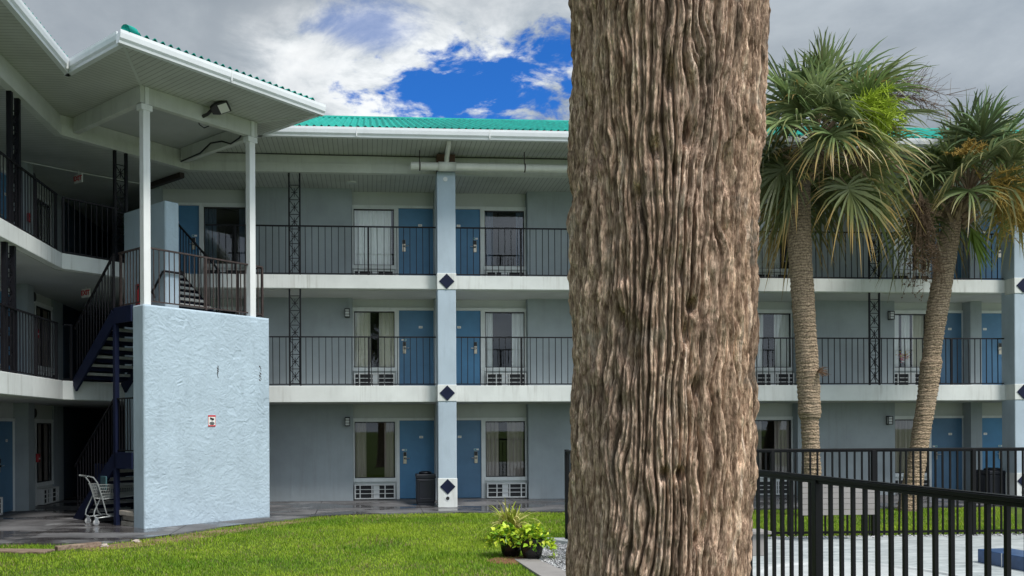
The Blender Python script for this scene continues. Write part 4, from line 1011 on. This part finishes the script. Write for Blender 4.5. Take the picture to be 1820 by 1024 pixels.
def palm_crown(name, top, parent, nleaf, Rl, green, petiole=.9, low=-55, hi=85, nseg=38, skew=(0, 0), yellow=.25):
    V, Fq, Tn = [], [], []; PV, PF = MB(), None
    for i in range(nleaf):
        q = (i + .5) / nleaf; el = math.radians(hi + (low - hi) * q + rng.normal(0, 7)); a = i * 2.39996 + rng.normal(0, .25)
        if el < -.15 and math.sin(a) < -.5 and rng.random() < .75: el = rng.uniform(-.1, .9)
        d = np.array([math.cos(a) * math.cos(el), math.sin(a) * math.cos(el), math.sin(el)]); d[:2] += np.array(skew) * .35
        lp = petiole * rng.uniform(.75, 1.15); base = np.array(top) + np.array([0, 0, -.25 * q])
        h1 = base + d * lp * .55; hub = base + d * lp + np.array([0, 0, -.12 * lp * math.cos(el) ** 2])
        PV.tube([tuple(base), tuple(h1), tuple(hub)], [.022, .016, .010], 5, False)
        ax = (hub - h1); ax = ax / np.linalg.norm(ax) + np.array([0, 0, -.15 - .15 * q])
        old = np.clip((q - .40) * 2.4, 0, 1); g = np.array(green) * rng.uniform(.50, 1.65) * np.array([rng.uniform(.9, 1.15), 1., rng.uniform(.8, 1.1)])
        g = g * (1 - .25 * old) + np.array([.16, .14, .03]) * .25 * old
        fan_leaf(V, Fq, Tn, hub, ax, Rl * rng.uniform(.85, 1.12), nseg, .20 + .26 * q, g, np.array([.50, .30, .09]) if rng.random() < .12 + old * .85 else np.array([.22, .24, .10]), wmax=.056, dead=(old * .75 if rng.random() < .7 else .1) * yellow * 2.2)
    cr_ = np_obj('crown', np.array(V), np.array(Fq), 'frond', parent, tint=np.array(Tn))
    pt = PV.build('petioles', 'boot_tan', parent, smooth=True); return cr_
def spray(name, o, d, L, n, mat, parent, droop=.5, sub=14, r=.004, spread=.35, beads=0):
    """branched flower stalk: a stem with many fine side strands"""
    mb = MB(); o = np.array(o, float); d = np.array(d, float); d /= np.linalg.norm(d)
    for i in range(n):
        dd = d + rng.normal(0, spread, 3); dd /= np.linalg.norm(dd); l = L * rng.uniform(.6, 1.05)
        pts = [o + dd * l * t_ + np.array([0, 0, -1]) * droop * l * t_ ** 2 for t_ in (0, .35, .7, 1.)]
        mb.tube([tuple(p_) for p_ in pts], [r * 1.8, r * 1.5, r * 1.1, r * .6], 4, False)
        for j in range(sub):
            t_ = rng.uniform(.2, 1); b0 = o + dd * l * t_ + np.array([0, 0, -1]) * droop * l * t_ ** 2
            e_ = rng.normal(0, 1, 3) + dd * .9 + np.array([0, 0, -droop * .8]); e_ /= np.linalg.norm(e_); sl = L * rng.uniform(.10, .24)
            b1 = b0 + e_ * sl; mb.tube([tuple(b0), tuple(b1)], [r, r * .6], 3, False)
            for _ in range(beads):
                c_ = b0 + e_ * sl * rng.uniform(.2, 1) + rng.normal(0, .012, 3); s_ = rng.uniform(.010, .017)
                mb.add([tuple(c_ + s_ * np.array(q)) for q in ((1, 0, 0), (0, 1, 0), (-1, 0, 0), (0, -1, 0), (0, 0, 1), (0, 0, -1))], [(0, 1, 4), (1, 2, 4), (2, 3, 4), (3, 0, 4), (1, 0, 5), (2, 1, 5), (3, 2, 5), (0, 3, 5)])
    return mb.build(name, mat, parent)
def far_trunk(path, rad, parent, dark_top=.25):
    """ringed trunk swept along a path with a rough surface"""
    path = np.array(path, float); rad = np.array(rad); n = 40
    s_ = np.concatenate([[0], np.cumsum(np.linalg.norm(np.diff(path, axis=0), axis=1))]); m_ = int(s_[-1] / .02); q = np.linspace(0, s_[-1], m_)
    # smooth the centre line
    P3 = np.stack([np.interp(q, s_, path[:, i]) for i in range(3)], 1); ker = np.ones(41) / 41
    P3 = np.stack([np.convolve(np.pad(P3[:, i], 20, mode='reflect', reflect_type='odd'), ker, 'valid') for i in range(3)], 1); rr = np.interp(q, s_, rad)
    th = np.linspace(0, 2 * math.pi, n, endpoint=False)
    bmp = .010 * np.sin(q * 2 * math.pi / .11)[:, None] * vnoise(th[None] * 3 + 0 * q[:, None], q[:, None] * 3 + 0 * th[None], 31) + .022 * (vnoise(np.cos(th)[None] * 4 + 20 + 0 * q[:, None], q[:, None] * 9 + np.sin(th)[None] * 4, 33) - .5)
    rad2 = rr[:, None] * (1 + .06 * (vnoise(q * 1.7, q * 0, 35) - .5))[:, None] + bmp
    V = np.stack([P3[:, 0:1] + rad2 * np.cos(th)[None], P3[:, 1:2] + rad2 * np.sin(th)[None], P3[:, 2:3] + 0 * rad2], -1).reshape(-1, 3)
    i, j = np.meshgrid(np.arange(m_ - 1), np.arange(n), indexing='ij'); f = np.stack([i * n + j, i * n + (j + 1) % n, (i + 1) * n + (j + 1) % n, (i + 1) * n + j], -1).reshape(-1, 4)
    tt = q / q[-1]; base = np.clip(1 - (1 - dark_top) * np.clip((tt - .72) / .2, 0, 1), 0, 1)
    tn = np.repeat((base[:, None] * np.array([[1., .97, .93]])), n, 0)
    return np_obj('trunk', V, f, 'ring_bark', parent, smooth=True, tint=tn)
def boots(top, r, n, parent, L=.4):
    mb = MB()
    for i in range(n):
        a = i * 2.4 + random.random(); z = top[2] - random.uniform(-.1, .38); d = Vector((math.cos(a), math.sin(a), random.uniform(.1, .9))).normalized()
        o = Vector((top[0], top[1], z)) + Vector((math.cos(a), math.sin(a), 0)) * r * .7; tl_ = o + d * L * random.uniform(.5, 1.1)
        mb.tube([tuple(o), tuple(o * .45 + tl_ * .55 + Vector((0, 0, .02))), tuple(tl_)], [.055, .04, .022], 5)
    mb.build('leaf_bases', 'boot_tan', parent)

G1 = (.140, .185, .080)
pA = thing('palm_tree', (9.56, 18.3, -.12), 'cabbage palm with fat green crown, lime flower cluster and dark dry stalk', 'palm tree', 'cabbage palms by the pool')
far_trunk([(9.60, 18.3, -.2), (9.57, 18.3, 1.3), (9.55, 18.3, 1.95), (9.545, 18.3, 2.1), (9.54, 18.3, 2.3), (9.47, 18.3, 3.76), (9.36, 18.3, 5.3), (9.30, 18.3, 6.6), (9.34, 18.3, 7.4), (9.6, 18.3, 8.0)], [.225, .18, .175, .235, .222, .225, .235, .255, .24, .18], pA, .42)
palm_crown('crown', (9.72, 18.3, 8.10), pA, 64, 1.22, G1, 1.12, -56, 84, 36, skew=(.20, -.2), yellow=.45)
boots((9.4, 18.3, 7.4), .2, 22, pA, .45)
spray('flower_cluster', (9.70, 16.95, 8.22), (.92, -.08, .10), 1.0, 64, 'flower_lime', pA, .28, 34, .0080, .30)
spray('dry_stalk', (10.3, 18.1, 8.9), (1., -.2, .42), 2.3, 9, 'flower_old', pA, .34, 46, .0048, .15)
spray('old_stalks', (9.9, 17.6, 7.6), (.4, -.6, .1), .7, 14, 'flower_old', pA, .6, 16, .006, .5)
spray('fruit_cluster', (11.75, 17.8, 6.85), (.12, -.1, -.9), 1.45, 34, 'fruit_brown', pA, .55, 14, .005, .22, 7)
MB().tube([(10.0, 18.3, 8.0), (11.0, 18.2, 7.9), (11.7, 18.2, 7.3), (11.9, 18.2, 6.7)], [.03, .025, .02, .016], 6).build('fruit_stem', 'boot_tan', pA, smooth=True)
MB().tube([(9.55, 17.95, 1.2), (9.55, 17.93, 1.3)], .0, 3)
spray('air_plant', (9.62, 18.08, 3.0), (.5, -.6, .3), .24, 34, 'flower_old', pA, .3, 2, .005, .7)

pB = thing('palm_tree', (12.37, 19.25, -.12), 'leaning cabbage palm with hacked leaf bases and golden seed clusters at the right', 'palm tree', 'cabbage palms by the pool')
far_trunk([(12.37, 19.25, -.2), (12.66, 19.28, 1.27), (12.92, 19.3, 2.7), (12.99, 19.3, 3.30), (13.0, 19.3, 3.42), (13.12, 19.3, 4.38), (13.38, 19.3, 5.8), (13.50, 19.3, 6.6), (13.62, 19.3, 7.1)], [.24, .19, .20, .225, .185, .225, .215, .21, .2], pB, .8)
palm_crown('crown', (13.85, 19.2, 7.3), pB, 44, 1.15, (.130, .180, .080), 1.08, -6, 84, 34, skew=(.25, -.2), yellow=.22)
boots((13.55, 19.25, 6.75), .22, 26, pB, .5)
spray('flower_cluster', (13.3, 18.5, 7.8), (.1, -.3, .5), .5, 34, 'flower_gold', pB, .3, 26, .0075, .5)
spray('seed_cluster', (13.75, 18.35, 7.25), (.62, -.25, -.60), 1.05, 50, 'flower_gold', pB, .40, 28, .0075, .42)
spray('seed_cluster', (14.35, 18.5, 7.2), (.45, -.2, -.6), 1.0, 40, 'flower_gold', pB, .40, 28, .0075, .4)
MB().tube([(13.8, 19.1, 7.25), (14.1, 18.7, 7.4), (14.75, 18.9, 7.3)], [.03, .025, .02], 6).build('fruit_stem', 'boot_tan', pB, smooth=True)
V, Fq, Tn = [], [], []
fan_leaf(V, Fq, Tn, np.array([13.75, 19.0, 6.35]), np.array([.25, -.2, -1.]), .95, 22, .1, np.array([.16, .24, .03]), np.array([.4, .35, .08]), spread=.55, wmax=.045)
np_obj('hanging_leaf', np.array(V), np.array(Fq), 'frond', pB, tint=np.array(Tn))

# ---------------- the near palm trunk: real ridged bark
pN = thing('palm_tree', (.63, 1.86, -.12), 'huge close palm trunk with deeply ridged brown bark filling the middle', 'palm tree', 'cabbage palms by the pool')
na = 720; zz = np.concatenate([np.linspace(-.15, 1.42, 60, endpoint=False), np.linspace(1.42, 2.90, 700, endpoint=False), np.linspace(2.90, 6.4, 140)]); nz = len(zz)
th = np.linspace(0, 2 * math.pi, na, endpoint=False); TH, ZZ = np.meshgrid(th, zz); 
def pn(a_freq, z_freq, seed, tt=None, zq=None):
    """noise periodic round the trunk"""
    g = np.random.default_rng(seed).random((a_freq, 257)); a = (TH if tt is None else tt) / (2 * math.pi) * a_freq; z = (ZZ if zq is None else zq) * z_freq + 40
    ai = np.floor(a).astype(int); zi = np.floor(z).astype(int); fa, fz = a - ai, z - zi; fa = fa * fa * (3 - 2 * fa); fz = fz * fz * (3 - 2 * fz)
    A = lambda p_, q_: g[p_ % a_freq, q_ % 257]
    return (A(ai, zi) * (1 - fa) + A(ai + 1, zi) * fa) * (1 - fz) + (A(ai, zi + 1) * (1 - fa) + A(ai + 1, zi + 1) * fa) * fz
warp = .22 * (pn(8, 1.8, 1) - .5) + .13 * (pn(20, 6., 2) - .5) + .070 * (pn(44, 12., 3) - .5) + .018 * (pn(96, 26., 5) - .5) - .10 * ZZ
ph = (TH + warp) / (2 * math.pi)
def ridges(cnt, seed, sharp):
    """rounded ribs separated by sharp grooves, each rib rising and fading along its length"""
    f = np.abs(((ph * cnt + .9 * pn(11, 2.4, seed) + .3 * pn(30, 9., seed + 50)) % 1.) - .5) * 2
    return (1 - f ** sharp)
r1 = ridges(54, 4, 4.4); r2 = ridges(107, 6, 3.2)
depth = .70 + .65 * pn(26, 4.5, 8)
lump = pn(52, 17., 10); ring = pn(7, 8., 12); knob = pn(84, 34., 11)
fine = pn(240, 40., 14); fine2 = pn(360, 110., 15); fib_ = pn(420, 26., 18)
pits = np.clip((pn(26, 6., 16) * pn(40, 8., 17) - .62) * 7, 0, 1)
disp = .0250 * r1 * depth + .0120 * r2 * (1.3 - depth * .5) + .009 * (lump - .5) + .0070 * (knob - .5) + .007 * (ring - .5) + .0055 * (fine - .5) + .003 * (fine2 - .5) + .0035 * (fib_ - .5) - .018 * pits
for (pu, pv_, sa, sz, dp) in ((1140, 125, .055, .030, .030), (1172, 225, .045, .026, .030), (1290, 195, .04, .022, .022), (1120, 250, .05, .02, .018), (1185, 540, .045, .013, .030), (1176, 592, .03, .022, .026), (1072, 560, .035, .018, .020), (1196, 690, .04, .017, .028), (1140, 848, .045, .012, .026), (1168, 846, .04, .012, .028), (1202, 965, .04, .014, .028), (1150, 290, .03, .02, .018), (1240, 380, .03, .02, .014), (1092, 330, .04, .02, .018), (1305, 330, .03, .02, .018)):
    pa = -math.pi / 2 + math.asin(max(-.95, min(.95, (pu - 1187) / 165))); pz = HC + (760 - pv_) / 1550 * 1.71
    disp = disp - 1.5 * dp * np.exp(-((np.mod(TH - pa + math.pi, 2 * math.pi) - math.pi) / sa) ** 2 - ((ZZ - pz) / sz) ** 2)
Rz = np.interp(zz, [-.2, .3, 1.5, 2.1, 2.6, 2.8, 3.2, 6.4], [.26, .20, .1590, .1625, .173, .1785, .176, .145])[:, None]
cxz = np.interp(zz, [-.2, 1.5, 2.75, 6.4], [.60, .6410, .6640, .72])[:, None]; cyz = 1.90
rr = Rz + disp
V = np.stack([cxz + rr * np.cos(TH), cyz + rr * np.sin(TH), ZZ], -1).reshape(-1, 3)
i, j = np.meshgrid(np.arange(nz - 1), np.arange(na), indexing='ij'); f = np.stack([i * na + j, i * na + (j + 1) % na, (i + 1) * na + (j + 1) % na, (i + 1) * na + j], -1).reshape(-1, 4)
streak = ridges(83, 40, 5.) * .55 + ridges(137, 44, 4.) * .45
tone = 1.32 * (.28 + .90 * streak) * (.80 + .55 * (pn(70, 6., 41) - .35))
tone = tone * (.72 + .36 * pn(14, 2.6, 20) + .5 * (pn(80, 9., 21) - .5) + .55 * (pn(180, 14., 23) - .5) + .3 * pn(34, 20., 24) * pn(60, 5., 25))
warm = pn(8, 1.6, 22)
tn = np.stack([tone * (1.02 + .08 * warm), tone * (.97 + .01 * warm), tone * (.94 - .08 * warm)], -1).reshape(-1, 3)
np_obj('trunk', V, f, 'palm_bark', pN, smooth=True, tint=np.clip(tn, .2, 1.7))
palm_crown('crown', (.72, 1.9, 6.5), pN, 34, 1.1, G1, .9, -45, 86, 34, yellow=.3)

# ================================================================ potted plants
def pot(loc, r, h_, mat, label, cat='potted plant', group='potted plants beside the palm'):
    s_ = thing('potted_plant', loc, label, cat, group)
    x_, y_, z_ = loc
    MB().lathe([(r * .72, 0), (r * .9, h_ * .35), (r, h_ * .75), (r * .97, h_ * .93), (r * 1.03, h_ * .95), (r * 1.03, h_), (r * .92, h_), (r * .9, h_ * .9), (.01, h_ * .88)], (x_, y_, z_), 28).build('pot', mat, s_, smooth=True)
    return s_
def leafy(c, rx, rz, n, parent, cols, size, trail=6):
    V, Fq, Tn = [], [], []
    for i in range(n):
        a = rng.uniform(0, 6.283); q = rng.random() ** .6; d = np.array([math.cos(a) * q, math.sin(a) * q, 0]); zt = rz * (1 - q ** 2.2) * rng.uniform(.35, 1.1) - (.14 * max(0, q - .75) * 4 * rng.random())
        p_ = np.array(c) + d * rx * rng.uniform(.8, 1.12) + np.array([0, 0, zt])
        ax = d + np.array([0, 0, rng.uniform(-.3, .7)]) + rng.normal(0, .45, 3); ax /= np.linalg.norm(ax); sd_ = np.cross(ax, rng.normal(0, 1, 3) * .5 + np.array([0, 0, 1.])); sd_ /= np.linalg.norm(sd_); nm = np.cross(sd_, ax)
        l = size * rng.uniform(.6, 1.25); w_ = l * .36; k = len(V); cc = np.array(cols[rng.integers(len(cols))]) * rng.uniform(.7, 1.25)
        V += [p_, p_ + ax * l * .35 + sd_ * w_ - nm * l * .0, p_ + ax * l * .45 - nm * l * .12, p_ + ax * l * .35 - sd_ * w_, p_ + ax * l - nm * l * .18 + np.array([0, 0, -.15 * l])]
        Tn += [cc * .8, cc, cc * .9, cc, cc * 1.1]; Fq += [(k, k + 1, k + 4, k + 2), (k, k + 2, k + 4, k + 3)]
    return np_obj('foliage', np.array(V), np.array(Fq), 'pot_leaf', parent, tint=np.array(Tn))
LC = [(.42, .58, .03), (.56, .64, .05), (.28, .46, .03), (.12, .26, .02)]
p1 = pot((2.40, 12.80, -.10), .175, .29, 'pot_black', 'lime green leafy plant in the front glossy black pot')
leafy((2.42, 12.80, .17), .27, .20, 420, p1, LC, .085)
p2 = pot((2.14, 13.12, -.11), .175, .30, 'pot_black', 'lime green leafy plant in the black pot behind, half hidden')
leafy((2.06, 13.10, .17), .26, .18, 360, p2, LC, .085)
V, Fq, Tn = [], [], []
for i in range(46):       # trailing shoots over the gravel side
    q = rng.random(); c_ = np.array([2.66 + .08 * q + rng.normal(0, .03), 12.78 + rng.normal(0, .05), .20 - .36 * q]); k = len(V); ax = np.array([rng.normal(.4, .5), rng.normal(-.3, .5), rng.normal(-.4, .4)]); ax /= np.linalg.norm(ax); sd_ = np.cross(ax, [0, .3, 1]); sd_ /= np.linalg.norm(sd_); l = rng.uniform(.05, .09)
    V += [c_, c_ + ax * l * .4 + sd_ * l * .35, c_ + ax * l, c_ + ax * l * .4 - sd_ * l * .35]; cc = np.array(LC[rng.integers(4)]); Tn += [cc] * 4; Fq.append((k, k + 1, k + 2, k + 3))
tag(np_obj('trailing_shoots', np.array(V), np.array(Fq), 'pot_leaf', p1, tint=np.array(Tn)), kind='stuff')
p3 = pot((2.42, 14.75, -.11), .21, .27, 'pot_clay', 'spiky variegated grass-leaved plant in a low clay pot')
V, Fq, Tn = [], [], []
for i in range(210):
    a = rng.uniform(0, 6.283); el = rng.uniform(.25, 1.45); l = rng.uniform(.45, .82) * (.75 + .25 * math.sin(el)); o_ = np.array([2.42 + rng.normal(0, .05), 14.75 + rng.normal(0, .05), .12]); d = np.array([math.cos(a) * math.cos(el), math.sin(a) * math.cos(el), math.sin(el)])
    sd_ = np.array([-math.sin(a), math.cos(a), 0]); k = len(V); cc = np.array([.27, .33, .04] if rng.random() < .45 else [.62, .58, .22]) * rng.uniform(.7, 1.2); dr = rng.uniform(.25, .75)
    for t_, w_ in ((0, .8), (.3, 1.), (.6, .85), (.85, .5), (1., .05)):
        p_ = o_ + d * l * t_ + np.array([0, 0, -dr * l * t_ ** 2.3]); V += [p_ - sd_ * .016 * w_, p_ + sd_ * .016 * w_]; Tn += [cc, cc * 1.15]
    Fq += [(k + 2 * j, k + 2 * j + 1, k + 2 * j + 3, k + 2 * j + 2) for j in range(4)]
np_obj('foliage', np.array(V), np.array(Fq), 'pot_leaf', p3, tint=np.array(Tn))
mp = MB().lathe([(.38, 0), (.30, .018), (.01, .024)], (2.1, 12.75, -.128), 20).build('mulch_patch', 'mulch'); mp['kind'] = 'structure'
# flowers on the sill of the right second-floor window
fl_ = thing('flower_vase', (14.72, 23.09, 3.44), 'red and yellow flowers standing inside the right second floor window', 'flowers')
MB().lathe([(.05, 0), (.065, .05), (.045, .12), (.05, .14)], (14.72, 23.09, 3.44), 14).build('vase', 'fixture_black', fl_, smooth=True)
for nm, mt, cnt in (('red_petals', 'petal_red', 26), ('yellow_petals', 'petal_yellow', 30)):
    mb = MB()
    for i in range(cnt):
        c_ = (14.72 + rng.normal(0 if nm[0] == 'r' else .03, .075), 23.09 + rng.normal(0, .02), 3.70 + rng.normal(0 if nm[0] == 'r' else .07, .065)); s = rng.uniform(.018, .034)
        mb.lathe([(s * .3, 0), (s, s * .5), (s * .6, s)], c_, 6)
    mb.build(nm, mt, fl_)
